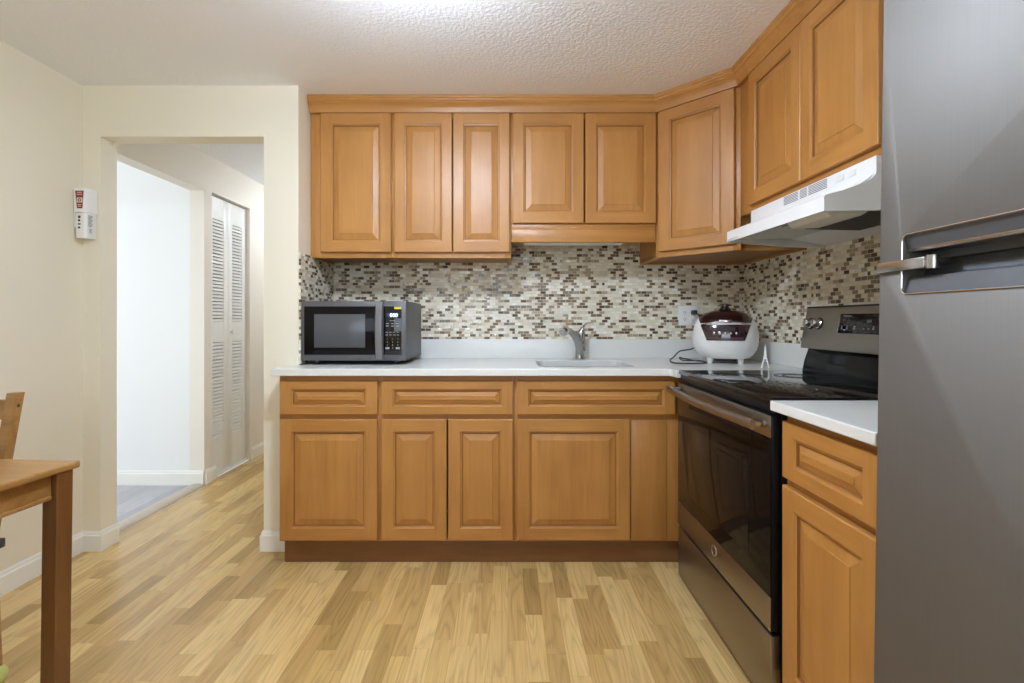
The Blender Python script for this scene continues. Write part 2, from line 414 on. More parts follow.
HY0, HY1 = 2.5, 3.36
CY0, CY1, CZ = 3.445, 3.952, 2.045
mb.prism([(HY0, SZ), (HY1, SZ), (HY1, 0), (CY0, 0), (CY0, CZ), (CY1, CZ), (CY1, 0), (5.0, 0), (5.0, CEIL), (HY0, CEIL)], 0.10, 'x', XL-0.10)
struct('wall_hall_left', mb, M_HALLWALL)
struct('wall_side_room_back', B(-5.1, XL-0.1, HY1, HY1+0.1, 0, CEIL), M_WHITEWALL)
struct('wall_side_room_left', B(-5.1, -5.0, 0.4, HY1, 0, CEIL), M_WHITEWALL)
mb = MB()
mb.prism([(-5.0, 0), (-2.2, 0), (-2.2, CEIL), (-5.0, CEIL)], 0.1, 'y', 0.4)
struct('wall_side_room_front', mb, M_WHITEWALL)
mb = MB(); mb.prism([(XL-0.1, CY1+0.15), (XL-0.6, CY1+0.15), (XL-0.6, HY1+0.1), (XL-0.64, HY1+0.1), (XL-0.64, CY1+0.19), (XL-0.1, CY1+0.19)], CEIL, 'z', 0)
struct('wall_closet', mb, M_WHITEWALL)
# rear wall with glazed patio opening
mb = MB()
WX0, WX1, WZ0, WZ1 = -1.45, 0.75, 0.88, 2.12
for q in ((XL, WX0, 0, CEIL), (WX1, XR, 0, CEIL), (WX0, WX1, 0, WZ0), (WX0, WX1, WZ1, CEIL)):
    mb.box(q[0], q[1], YREAR-0.1, YREAR, q[2], q[3])
struct('wall_rear', mb, M_WALL)
mb = MB()
for q in ((WX0, WX0+0.06, WZ0, WZ1), (WX1-0.06, WX1, WZ0, WZ1), (WX0, WX1, WZ0, WZ0+0.06), (WX0, WX1, WZ1-0.06, WZ1), (-0.39, -0.31, WZ0, WZ1)):
    mb.box(q[0], q[1], YREAR-0.09, YREAR-0.04, q[2], q[3])
struct('window_1', mb, M_TRIM)

# baseboards
def base_prof(h=0.098, t=0.013):
    return [(0, 0), (t, 0), (t, h*0.78), (t*0.62, h*0.84), (t*0.62, h*0.93), (t*0.3, h), (0, h)]
def baseboard(name, path):
    """path: points (x,y) with the room on the right hand side of travel"""
    pr = base_prof(); P = [Vector((p[0], p[1])) for p in path]; rings = []
    for i, p in enumerate(P):
        ns = []
        for a, b in ((i-1, i), (i, i+1)):
            if 0 <= a and b < len(P):
                d = (P[b]-P[a]).normalized(); ns.append(Vector((d.y, -d.x)))
        n = ns[0] if len(ns) == 1 else (ns[0]+ns[1])/(1+ns[0].dot(ns[1]))
        rings.append([(p.x+n.x*u, p.y+n.y*u, z) for u, z in pr])
    struct(name, MB().rings(rings, smooth=False), M_TRIM)
e = 0.0006
baseboard('baseboard_left', [(XL+e, YREAR+0.01), (XL+e, YD-e), (OX0+e, YD-e), (OX0+e, YD+0.1)])
baseboard('baseboard_doorway', [(OX1-e, YD+0.1), (OX1-e, YD-e), (-1.06, YD-e)])
baseboard('baseboard_hall', [(XL+e, HY1+0.005), (XL+e, CY0+0.035)])
baseboard('baseboard_hall_far', [(XL+e, CY1+0.012), (XL+e, 4.99)])
baseboard('baseboard_side_room', [(-4.98, HY1-e), (XL-0.001, HY1-e)])
# threshold strip between laminate and the grey planks
mb = MB(); mb.prism([(-2.185, 0.0008), (-2.085, 0.0008), (-2.09, 0.006), (-2.12, 0.013), (-2.15, 0.013), (-2.18, 0.006)], HY1-HY0-0.02, 'y', HY0+0.004)
struct('trim_1', mb, mat('pale_threshold', srgb(190, 178, 160), 0.45, var=0.06, vscale=20))

# closet: louvred bifold door (two leaves) and track
dr = bpy.data.objects.new('door_1', None); C.objects.link(dr); dr['kind'] = 'structure'; dr.location = (XL-0.03, CY0, 0)
yw = (CY1-CY0-0.012)/2
for k in range(2):
    y0 = 0.004+k*(yw+0.003); y1 = y0+yw
    mb = MB(); st = 0.056
    z0, z1 = 0.022, CZ-0.012
    mb.box(-0.028, 0, y0, y0+st, z0, z1, 0.002); mb.box(-0.028, 0, y1-st, y1, z0, z1, 0.002)
    mb.box(-0.027, -0.001, y0+st, y1-st, z0, z0+0.24); mb.box(-0.027, -0.001, y0+st, y1-st, z1-0.16, z1)
    mb.box(-0.027, -0.001, y0+st, y1-st, 0.975, 1.125)
    leaf = obj('leaf', mb, M_WHITEPL, dr)
    ls = MB()
    for (a, b) in ((z0+0.24, 0.975), (1.125, z1-0.16)):
        n = int((b-a)/0.0248)
        for i in range(n):
            zc = a+(i+0.5)*(b-a)/n
            ls.prism([(-0.024, zc+0.0118), (-0.003, zc+0.0070), (-0.003, zc-0.0100), (-0.012, zc-0.0060)], y1-y0-2*st, 'y', y0+st)
    obj('louvers', ls, M_WHITEPL, leaf)
    if k == 1:
        obj('knob', MB().lathe([(0.006, 0), (0.006, 0.012), (0.015, 0.018), (0.016, 0.026), (0.008, 0.032)], (0, y0+0.028, 1.045), 'x', 16), M_WHITEPL, leaf)
struct('trim_2', B(XL-0.075, XL-0.012, CY0+0.002, CY1-0.002, 0.0005, 0.012), M_TRIM)

# ------------------------------------------------------------------ mosaic backsplash
ZSP = 1.026                                     # top of the quartz upstand
mb = MB(); mb.box(XW+0.009, XR-0.009, YB-0.0085, YB-0.0005, 0.92, 1.62)
struct('backsplash_back', mb, M_TILE)
mb = MB(); mb.box(XR-0.0085, XR-0.0005, 0.55, YB-0.0005, 0.92, 1.70)
struct('backsplash_right', mb, M_TILE)
mb = MB(); mb.box(XW+0.0005, XW+0.0085, YD+0.004, YB-0.0005, 0.92, 1.472)
struct('backsplash_left', mb, M_TILE)

# ------------------------------------------------------------------ cabinets
def raised_front(parent, name, x0, x1, z0, z1, fwx=0.055, fwz=0.055, slope=0.027, t=0.020):
    yb, yf = -0.0008, -t
    mb = MB()
    def rect(ix, iz, y): return [(x0+ix, y, z0+iz), (x1-ix, y, z0+iz), (x1-ix, y, z1-iz), (x0+ix, y, z1-iz)]
    def band(A, Bq, mats):
        for i in range(4):
            mb.face([A[i], A[(i+1) % 4], Bq[(i+1) % 4], Bq[i]], mats[i])
    hv = (1, 0, 1, 0)
    c = 0.003
    band(rect(0, 0, yb), rect(0, 0, yf+c), hv); band(rect(0, 0, yf+c), rect(c, c, yf), hv)
    O, I = rect(c, c, yf), rect(fwx, fwz, yf)
    xl, xr, zb, zt = x0+fwx, x1-fwx, z0+fwz, z1-fwz
    mb.face([(x0+c, yf, z0+c), (xl, yf, z0+c), (xl, yf, z1-c), (x0+c, yf, z1-c)], 0)
    mb.face([(xr, yf, z0+c), (x1-c, yf, z0+c), (x1-c, yf, z1-c), (xr, yf, z1-c)], 0)
    mb.face([(xl, yf, z0+c), (xr, yf, z0+c), (xr, yf, zb), (xl, yf, zb)], 1)
    mb.face([(xl, yf, zt), (xr, yf, zt), (xr, yf, z1-c), (xl, yf, z1-c)], 1)
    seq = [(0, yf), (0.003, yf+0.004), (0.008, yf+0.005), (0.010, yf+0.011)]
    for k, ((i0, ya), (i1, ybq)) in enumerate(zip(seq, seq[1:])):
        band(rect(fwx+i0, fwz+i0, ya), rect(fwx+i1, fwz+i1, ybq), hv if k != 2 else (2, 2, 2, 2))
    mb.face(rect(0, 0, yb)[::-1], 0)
    d = obj(name, mb, [M_WV, M_WH, M_GROOVE], parent)
    pm = MB(); mb = pm
    seq = [(0.010, yf+0.011), (0.0125, yf+0.0112), (0.013+slope, yf+0.0045), (0.0145+slope, yf+0.002)]
    hor = name == 'drawer'
    for k, ((i0, ya), (i1, ybq)) in enumerate(zip(seq, seq[1:])):
        band(rect(fwx+i0, fwz+i0, ya), rect(fwx+i1, fwz+i1, ybq), (1, 1, 1, 1) if k == 0 else (0, 0, 0, 0))
    i1 = seq[-1][0]
    mb.face(rect(fwx+i1, fwz+i1, seq[-1][1]), 0)
    obj('panel', pm, [M_WH if hor else M_WV, M_GROOVE], d)
    return d

def carcass(parent, x0, x1, z0, z1, d, rails, stiles, under=0.012, name='carcass'):
    """box of boards; the face frame is stiles and rails 19 mm thick at the front"""
    mb = MB()
    t = 0.016; ff = 0.019
    mb.box(x0, x0+t, ff, d, z0, z1, mi=0); mb.box(x1-t, x1, ff, d, z0, z1, mi=0)
    mb.box(x0+t, x1-t, ff, d, z0+under, z0+under+t, mi=1); mb.box(x0+t, x1-t, ff, d, z1-t, z1, mi=1)
    mb.box(x0+t, x1-t, d-0.008, d, z0+under+t, z1-t, mi=1)
    obj(name, mb, [M_WV, M_WIN], parent)
    fm = MB()
    for a, b in stiles: fm.box(a, b, 0, ff, z0, z1, 0.001, 0)
    for a, b in rails:
        xs = sorted(stiles)
        for (s0, s1), (q0, q1) in zip(xs, xs[1:]):
            fm.box(s1, q0, 0.0002, ff, a, b, mi=1)
    obj('face_frame', fm, [M_WV, M_WH], parent)

def UX(u, y): return (u-508)*y/F
YU, YUD = 2.545, 2.525
ZT = 2.222
UDT = 2.214
# tall wall cabinets
x0, x1, x2, x3 = XW+0.0015, UX(392.3, YU), UX(511.2, YU), 0.7735
du = lambda u: UX(u, YUD)
HCAB = 'honey maple wall cabinets'
t = thing('wall_cabinet', 'honey maple wall cabinet with one wide tall door, above the microwave', 'cabinet', (x0, YU, 0), 0, HCAB)
carcass(t, 0, x1-x0-0.0006, 1.463, ZT, YB-0.012-YU, [(1.463, 1.498), (2.19, ZT)], [(0, 0.055), (x1-x0-0.03, x1-x0-0.0006)])
raised_front(t, 'door', du(320.3)-x0, du(390.9)-x0, 1.491, UDT)
t = thing('wall_cabinet', 'honey maple wall cabinet with two narrow tall doors, right of the cabinet over the microwave', 'cabinet', (x1, YU, 0), 0, HCAB)
carcass(t, 0, x2-x1-0.0006, 1.463, ZT, YB-0.012-YU, [(1.463, 1.498), (2.19, ZT)], [(0, 0.03), (x2-x1-0.03, x2-x1-0.0006)])
raised_front(t, 'door', du(394.1)-x1, du(452.0)-x1, 1.491, UDT, 0.052)
raised_front(t, 'door', du(453.1)-x1, du(509.6)-x1, 1.491, UDT, 0.052)
t = thing('wall_cabinet', 'honey maple short wall cabinet with two doors and a valance, above the sink', 'cabinet', (x2, YU, 0), 0, HCAB)
carcass(t, 0, x3-x2-0.0006, 1.612, ZT, YB-0.012-YU, [(1.612, 1.65), (2.19, ZT)], [(0, 0.03), (x3-x2-0.03, x3-x2-0.0006)])
raised_front(t, 'door', du(512.9)-x2, du(583.9)-x2, 1.642, UDT)
raised_front(t, 'door', du(585.4)-x2, du(656.3)-x2, 1.642, UDT)
obj('valance', MB().box(0.001, x3-x2-0.0016, -0.004, 0.016, 1.545, 1.6115, 0.001), M_WH, t)
obj('valance', MB().box(0.001, x3-x2-0.0016, -0.004, -0.0003, 1.6118, 1.638, 0.001), M_WH, t)
# under-cabinet strip
mb = MB(); mb.box(UX(524, 2.62), UX(624, 2.62), 2.62, 2.70, 1.551, 1.6105, 0.004)
ul = tag(obj('cabinet_light', mb, M_WHITEPL), 'thin white strip lamp, switched off, under the short cabinet above the sink', 'lamp')
# diagonal corner cabinet
A = Vector((0.775, YU)); Bv = Vector((1.075, YU-0.30)); LW = (Bv-A).length
t = thing('corner_cabinet', 'honey maple diagonal corner wall cabinet with one door, above the rice cooker', 'cabinet', (A.x, A.y, 0), -PI/4, HCAB)
def toloc(p):
    d = Vector(p)-A; c, s = math.cos(PI/4), math.sin(PI/4)
    return (d.x*c-d.y*s, d.x*s+d.y*c)
xw, yw2 = XR-0.010, YB-0.010
poly = [toloc(p) for p in ((A.x, A.y+0.0), (Bv.x, Bv.y), (xw, Bv.y), (xw, yw2), (A.x, yw2))]
def inset_front(P, d): return [(P[0][0]+d, P[0][1]+d), (P[1][0]-d, P[1][1]+d)]+P[2:]
mb = MB(); pf = inset_front(poly, 0.0195)
mb.prism(pf, 0.014, 'z', 1.475, 1); mb.prism(pf, 0.014, 'z', ZT-0.014, 1)
def wallboard(a, b, t=0.014):
    a, b = Vector(a), Vector(b); d = (b-a).normalized(); n = Vector((-d.y, d.x))*t
    mb.prism([a, b, b+n, a+n], ZT-1.463, 'z', 1.463, 0)
for i in (1, 2, 3): wallboard(pf[i], pf[i+1])
wallboard(pf[4], pf[0])
obj('carcass', mb, [M_WV, M_WIN], t)
fm = MB()
fm.box(0.0, 0.035, 0.0002, 0.019, 1.463, ZT, 0.001); fm.box(LW-0.035, LW, 0.0002, 0.019, 1.463, ZT, 0.001)
for a, b in ((1.463, 1.498), (2.19, ZT)): fm.box(0.035, LW-0.035, 0.0004, 0.019, a, b, mi=1)
obj('face_frame', fm, [M_WV, M_WH], t)
raised_front(t, 'door', 0.022, LW-0.022, 1.491, UDT, 0.06, 0.055)
# right-hand wall cabinet above the hood
XU, YR0, YR1 = 1.075, 2.2445, 1.384
W = YR0-YR1
t = thing('wall_cabinet', 'honey maple wall cabinet with two doors, above the white range hood', 'cabinet', (XU, YR0, 0), -PI/2, HCAB)
s0 = YR0-2.150
carcass(t, 0.0, W, 1.615, ZT, XR-0.011-XU, [(1.615, 1.65), (2.19, ZT)], [(0, s0+0.035), (W-0.03, W)])
d0, dm, d1 = YR0-2.138, YR0-1.757, YR0-1.387
raised_front(t, 'door', d0, dm-0.0015, 1.641, UDT)
raised_front(t, 'door', dm+0.0015, d1, 1.641, UDT)

# crown moulding on the wall cabinets
prof = [(0.001, 2.2235), (0.001, 2.2155), (0.026, 2.2155), (0.028, 2.219), (0.028, 2.2225), (0.031, 2.228), (0.033, 2.236), (0.039, 2.249), (0.048, 2.258), (0.053, 2.261), (0.053, 2.267), (0.057, 2.270), (0.059, 2.276), (0.059, 2.280), (0.063, 2.283), (0.064, 2.289), (0.064, 2.2952), (0.001, 2.2952)]
prof = [(u*0.80, z) for u, z in prof]
P = [Vector(p) for p in ((XW+0.002, YU), (A.x, YU), (Bv.x, Bv.y), (XU, YR1))]
rings = []
for i, p in enumerate(P):
    ns = []
    for a, b in ((i-1, i), (i, i+1)):
        if 0 <= a and b < len(P):
            d = (P[b]-P[a]).normalized(); ns.append(Vector((d.y, -d.x)))
    n = ns[0] if len(ns) == 1 else (ns[0]+ns[1])/(1+ns[0].dot(ns[1]))
    rings.append([(p.x+n.x*u, p.y+n.y*u, z) for u, z in prof])
mb = MB().rings(rings, smooth=False)
tag(obj('crown_molding', mb, M_WH), 'honey maple crown moulding along the tops of all the wall cabinets', 'moulding')

# base cabinets of the back run
YF, YFD = 2.26, 2.24
db = lambda u: UX(u, YFD)
bz0, bz1 = 0.11, 0.8805
b0, b1, b2, b3 = XW+0.002, UX(379.2, YF), UX(515.3, YF), XR-0.012
dep = YB-0.012-YF
LCAB = 'honey maple base cabinets'
DZ = (0.7005, 0.857); DO = (0.122, 0.679)
dkw = dict(fwx=0.052, fwz=0.038, slope=0.017)
t = thing('base_cabinet', 'honey maple base cabinet with one drawer over one wide door, below the microwave', 'cabinet', (b0, YF, 0), 0, LCAB)
carcass(t, 0, b1-b0-0.0006, bz0, bz1, dep, [(bz0, 0.125), (0.675, 0.705), (0.852, bz1)], [(-0.029, 0.03), (b1-b0-0.02, b1-b0-0.0006)], 0.02)
obj('filler', MB().box(-0.029, -0.001, 0.0195, YD-YF-0.002, bz0, bz1), M_WV, t)
raised_front(t, 'drawer', db(279.6)-b0, db(377.5)-b0, *DZ, **dkw)
raised_front(t, 'door', db(279.3)-b0, db(377.2)-b0, *DO)
t = thing('base_cabinet', 'honey maple base cabinet with one drawer over two narrow doors, left of the sink', 'cabinet', (b1, YF, 0), 0, LCAB)
carcass(t, 0, b2-b1-0.0006, bz0, bz1, dep, [(bz0, 0.125), (0.675, 0.705), (0.852, bz1)], [(0, 0.02), (b2-b1-0.02, b2-b1-0.0006)], 0.02)
raised_front(t, 'drawer', db(381.2)-b1, db(513.2)-b1, *DZ, **dkw)
raised_front(t, 'door', db(381.2)-b1, db(446.6)-b1, *DO)
raised_front(t, 'door', db(448.2)-b1, db(513.2)-b1, *DO)
t = thing('base_cabinet', 'honey maple sink base cabinet with one door and a plain panel beside the range', 'cabinet', (b2, YF, 0), 0, LCAB)
mb = MB(); ww = b3-b2; tt = 0.016                   # sink base: no top, so that the bowl can hang in it
mb.box(0, tt, 0.019, dep, bz0, bz1); mb.box(ww-tt, ww, 0.019, dep, bz0, bz1)
mb.box(tt, ww-tt, 0.019, dep, bz0+0.02, bz0+0.036, mi=1); mb.box(tt, ww-tt, dep-0.008, dep, bz0+0.036, bz1, mi=1)
obj('carcass', mb, [M_WV, M_WIN], t)
fm = MB(); xs1 = db(630.5)-b2
fm.box(0, 0.02, 0, 0.019, bz0, bz1, 0.001); fm.box(xs1-0.005, ww, 0, 0.019, bz0, 0.675, 0.001)
fm.box(0.02, ww, 0.0002, 0.019, 0.675, bz1, mi=1); fm.box(0.02, xs1-0.005, 0.0002, 0.019, bz0, 0.125, mi=1)
obj('face_frame', fm, [M_WV, M_WH], t)
raised_front(t, 'drawer', db(517.0)-b2, db(675.6)-b2, *DZ, **dkw)
raised_front(t, 'door', db(517.0)-b2, db(630.2)-b2, *DO)
obj('side_panel', MB().box(xs1+0.003, 0.735-b2, -0.006, -0.0004, 0.122, 0.672, 0.001), M_WV, t)
M_TOE = wood('shade_toned_toe_kick', srgb(112, 74, 40), srgb(132, 90, 52), (1.3, 14, 14), 0.45)  # darker than the cabinet maple: the overhang's shade is put into the colour
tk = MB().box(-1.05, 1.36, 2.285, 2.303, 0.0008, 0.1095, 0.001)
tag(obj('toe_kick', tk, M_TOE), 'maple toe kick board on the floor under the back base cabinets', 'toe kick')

# base cabinet between range and refrigerator
XF = 0.785
t = thing('base_cabinet', 'honey maple base cabinet with one drawer and one door, between the range and refrigerator', 'cabinet', (XF, 1.366, 0), -PI/2, LCAB)
W = 0.378
carcass(t, 0, W, bz0, bz1, XR-0.012-XF, [(bz0, 0.125), (0.675, 0.705), (0.852, bz1)], [(0, 0.03), (W-0.03, W)], 0.02)
raised_front(t, 'drawer', 0.008, W-0.008, 0.7005, 0.857, **dkw)
raised_front(t, 'door', 0.008, W-0.008, 0.122, 0.679)
obj('toe_board', MB().box(0, W, 0.05, 0.066, 0.0008, 0.1095), M_WH, t)

# ------------------------------------------------------------------ countertops
ZC0, ZC1 = 0.8815, 0.915
SX0, SX1, SY0, SY1, SR = 0.150, 0.615, 2.312, 2.668, 0.06
def rrect(x0, x1, y0, y1, r, n=6):
    out = []
    for cx, cy, a0 in ((x1-r, y1-r, 0), (x0+r, y1-r, PI/2), (x0+r, y0+r, PI), (x1-r, y0+r, 1.5*PI)):
        for k in range(n+1):
            a = a0+PI/2*k/n; out.append((cx+r*math.cos(a), cy+r*math.sin(a)))
    return out
def slab(outer, hole, z0, z1):
    b = bmesh.new()
    loops = [outer]+([hole] if hole else [])
    top = [[b.verts.new((x, y, z1)) for x, y in l] for l in loops]
    bot = [[b.verts.new((x, y, z0)) for x, y in l] for l in loops]
    for vs in (top, bot):
        es = [b.edges.new((l[i], l[(i+1) % len(l)])) for l in vs for i in range(len(l))]
        bmesh.ops.triangle_fill(b, use_beauty=True, edges=es)
    for tl, bl in zip(top, bot):
        n = len(tl)
        for i in range(n): b.faces.new((tl[i], tl[(i+1) % n], bl[(i+1) % n], bl[i]))
    bmesh.ops.recalc_face_normals(b, faces=b.faces[:])
    return MB().merge(b)
YCF = 2.218
ycorner = [(0.722, YCF), (0.735, YCF-0.004), (0.742, YCF-0.015), (0.744, YCF-0.03)]
out = [(-1.085, YCF)]+ycorner+[(0.744, 2.150), (XR-0.010, 2.150), (XR-0.010, YB-0.010), (XW+0.010, YB-0.010), (XW+0.010, YD-0.0015), (-1.085, YD-0.0015)]
t = thing('countertop', 'white quartz countertop with sink cut-out running along the back wall', 'countertop', (0, 0, 0))
o = obj('slab', slab(out, rrect(SX0, SX1, SY0, SY1, SR), ZC0, ZC1), M_QUARTZ, t)
bv = o.modifiers.new('edge', 'BEVEL'); bv.width = 0.003; bv.segments = 2; bv.limit_method = 'ANGLE'
obj('upstand', MB().box(XW+0.031, XR-0.031, YB-0.030, YB-0.0095, ZC1+0.0004, ZSP, 0.002), M_QUARTZ, t)
obj('upstand', MB().box(XR-0.030, XR-0.0095, 2.185, YB-0.0305, ZC1+0.0004, ZSP, 0.002), M_QUARTZ, t)
o = tag(obj('countertop', slab([(0.744, 0.985), (XR-0.010, 0.985), (XR-0.010, 1.3815), (0.744, 1.3815)], None, ZC0-0.0005, ZC1-0.0055), M_QUARTZ), 'short white quartz countertop piece between the range and refrigerator', 'countertop')
bv = o.modifiers.new('edge', 'BEVEL'); bv.width = 0.003; bv.segments = 2; bv.limit_method = 'ANGLE'

# sink bowl
mb = MB(); zs = ZC0-0.0006
R = []
for ins, z in ((-0.018, zs), (-0.004, zs), (-0.003, zs-0.006), (0.004, zs-0.15), (0.020, zs-0.178), (0.05, zs-0.186)):
    R.append([(x, y, z) for x, y in rrect(SX0+ins, SX1-ins, SY0+ins, SY1-ins, max(SR-ins*0.6, 0.02))])
mb.rings(R, cap0=False, cap1=True)
t = thing('sink', 'stainless undermount sink bowl set in the white countertop', 'sink', (0, 0, 0))
obj('bowl', mb, M_SINK, t)
obj('drain', MB().lathe([(0.001, 0), (0.042, 0), (0.045, 0.002), (0.045, -0.004)], ((SX0+SX1)/2, (SY0+SY1)/2+0.03, zs-0.184)), M_CHROME, t)

# faucet
fx, fy = 0.408, 2.770
t = thing('faucet', 'brushed nickel single-lever pull-out faucet behind the sink', 'faucet', (fx, fy, ZC1+0.0005))
obj('base', MB().lathe([(0.030, 0), (0.030, 0.006), (0.0255, 0.010), (0.0245, 0.03)], seg=24), M_NICKEL, t)
sp = catmull([(0, 0, 0.02), (-0.004, -0.012, 0.065), (-0.024, -0.045, 0.115), (-0.052, -0.085, 0.148), (-0.078, -0.122, 0.164), (-0.091, -0.140, 0.166)], 6)
n = len(sp)
obj('spout', MB().tube(sp, [0.0245-0.0085*min(1, i/(n-1)*1.25) for i in range(n)], 18), M_NICKEL, t)
hd = MB().tube([(-0.086, -0.132, 0.168), (-0.092, -0.141, 0.1675), (-0.101, -0.155, 0.1655), (-0.112, -0.172, 0.160), (-0.119, -0.183, 0.156)], [0.0165, 0.0215, 0.0245, 0.0245, 0.0215], 20)
h = obj('spray_head', hd, M_CHROME, t)
hd = MB().tube([(-0.1188, -0.1828, 0.1562), (-0.1205, -0.1855, 0.1553)], [0.0185, 0.0170], 20)
obj('nozzle', hd, M_NICKEL, h)
hl = MB().tube(catmull([(0.014, 0.002, 0.045), (0.014, 0.002, 0.085), (0.008, -0.001, 0.12), (0.010, -0.004, 0.155), (0.020, -0.006, 0.178)], 5), [0.019]*5+[0.022]*4+[0.0235]*4+[0.0235, 0.0225, 0.0205, 0.0185]+[0.014]*4, 18)
hb = obj('handle', hl, M_NICKEL, t)
obj('lever', MB().tube(catmull([(0.016, -0.005, 0.172), (0.030, -0.010, 0.196), (0.052, -0.020, 0.206), (0.074, -0.030, 0.209)], 5), [0.011]*4+[0.009]*4+[0.0075]*4+[0.006]*4, 12, flat=0.6), M_NICKEL, hb)

# ------------------------------------------------------------------ microwave
mx0, my0, mz0 = XW+0.0098, 2.407, ZC1+0.0005
MWW, MWD, MWH = 0.520, 0.422, 0.317
t = thing('microwave', 'dark graphite countertop microwave oven on the left end of the counter', 'microwave', (mx0, my0, mz0))
zb = 0.020
obj('body', MB().box(0, MWW, 0.018, MWD, zb, MWH, 0.004), M_MW, t)
for fx_, fy_ in ((0.06, 0.05), (MWW-0.06, 0.05), (0.06, MWD-0.05), (MWW-0.06, MWD-0.05)):
    obj('foot', MB().lathe([(0.013, 0), (0.016, 0.003), (0.018, zb)], (fx_, fy_, 0), seg=16), M_RUBBER, t)
dxe = 0.386
dr_ = obj('door', MB().box(0.0, dxe, 0.0, 0.0175, zb+0.001, MWH-0.001, 0.003), M_MW, t)
obj('door_glass', MB().box(0.016, dxe-0.014, -0.0012, -0.0001, zb+0.030, MWH-0.027, 0.0004), M_OVENGL, dr_)
obj('window', MB().box(0.066, dxe-0.068, -0.0022, -0.0013, zb+0.066, MWH-0.066, 0.0004), M_MWGLASS, dr_)
hz = [(dxe+0.004, 0.0 if k in (0, 12) else -0.006-0.017*math.sin(PI*k/12), zb+0.006+(MWH-zb-0.012)*k/12) for k in range(13)]
rings = []
for (x, y, z) in hz:
    ww = 0.0185
    rings.append([(x-ww, y, z), (x-ww+0.004, y-0.006, z), (x+ww-0.004, y-0.006, z), (x+ww, y, z), (x+ww-0.004, y+0.004, z), (x-ww+0.004, y+0.004, z)])
obj('handle', MB().rings(rings), steel('grey_handle', (0.19, 0.19, 0.195, 1), 0.38, (120, 120, 1), metal=0.5), dr_)
cp = obj('control_frame', MB().box(dxe+0.002, MWW, 0.0, 0.0175, zb+0.001, MWH-0.001, 0.003), M_MW, t)
pc = (dxe+0.024, MWW-0.022)
pn = obj('control_panel', MB().box(pc[0], pc[1], -0.0012, -0.0001, zb+0.030, MWH-0.027, 0.0004), M_GLASSB, cp)
# display and print: sub-parts of the control panel frame
cxm = (pc[0]+pc[1])/2
dm_ = MB().box(cxm-0.030, cxm+0.030, -0.0020, -0.0013, 0.233, 0.258, 0.0003)
obj('display', dm_, mat('display_glass', (0.03, 0.035, 0.09, 1), 0.15), cp)
obj('display_digits', MB().text('000', 0.026, (cxm+0.006, -0.0026, 0.2455), (1, 0, 0), (0, 0, 1)), M_LED, cp)
obj('print_line', MB().box(cxm-0.014, cxm+0.014, -0.0020, -0.0013, 0.2175, 0.2205), M_INK, cp)
for r_ in range(2):
    for c_ in range(3): obj('key', MB().box(cxm-0.033+c_*0.026, cxm-0.019+c_*0.026, -0.0020, -0.0013, 0.203-r_*0.012, 0.2065-r_*0.012), M_INK, cp)
for r_ in range(2):
    for c_ in range(4): obj('key', MB().box(cxm-0.035+c_*0.0185, cxm-0.023+c_*0.0185, -0.0020, -0.0013, 0.160-r_*0.013, 0.163-r_*0.013), M_INK, cp)
for i, ch in enumerate('123456789'):
    obj('digit_key', MB().text(ch, 0.010, (cxm-0.026+(i % 3)*0.026, -0.0018, 0.128-(i//3)*0.015), (1, 0, 0), (0, 0, 1), 0.0003), M_INK, cp)
obj('digit_key', MB().text('0', 0.010, (cxm, -0.0018, 0.083), (1, 0, 0), (0, 0, 1), 0.0003), M_INK, cp)
for sx_ in (-1, 1): obj('start_key', MB().box(cxm+sx_*0.026-0.010, cxm+sx_*0.026+0.010, -0.0022, -0.0013, 0.078, 0.088, 0.0003), M_INK, cp)
obj('sticker', MB().box(pc[1]-0.036, pc[1]-0.001, -0.0022, -0.0013, 0.276, 0.288), M_YELLOW, cp)
vm = MB()
for k in range(14): vm.box(MWW-0.0005, MWW+0.0012, 0.035, 0.055, 0.10+k*0.014, 0.106+k*0.014)
obj('side_vent', vm, M_RUBBER, t)

# ------------------------------------------------------------------ outlet
ox, oz = UX(688, 2.866), 1.163
yo = YB-0.0088
t = thing('wall_outlet', 'white double-gang outlet plate on the mosaic wall left of the rice cooker', 'outlet', (ox, yo, oz))
obj('plate', MB().box(-0.059, 0.059, -0.006, 0, -0.057, 0.057, 0.002), M_WHITEPL, t)
for gx in (-0.024, 0.024):
    for gz in (-0.020, 0.020):
        rc = obj('receptacle', MB().lathe([(0.0175, 0), (0.0175, -0.0025), (0.015, -0.0032), (0.001, -0.0032)], (gx, -0.0061, gz), 'y', 24), M_WHITEPL, t)
        sm_ = MB().box(gx-0.0065, gx-0.0045, -0.0102, -0.0094, gz-0.003, gz+0.007); sm_.box(gx+0.0045, gx+0.0065, -0.0102, -0.0094, gz-0.003, gz+0.006)
        sm_.lathe([(0.0024, 0), (0.0024, -0.0008)], (gx, -0.0094, gz-0.009), 'y', 12)
        obj('slots', sm_, M_RUBBER, rc)
    obj('screw', MB().lathe([(0.003, 0), (0.003, -0.001), (0.001, -0.0014)], (gx, -0.0061, 0), 'y', 12), M_WHITEPL, t)

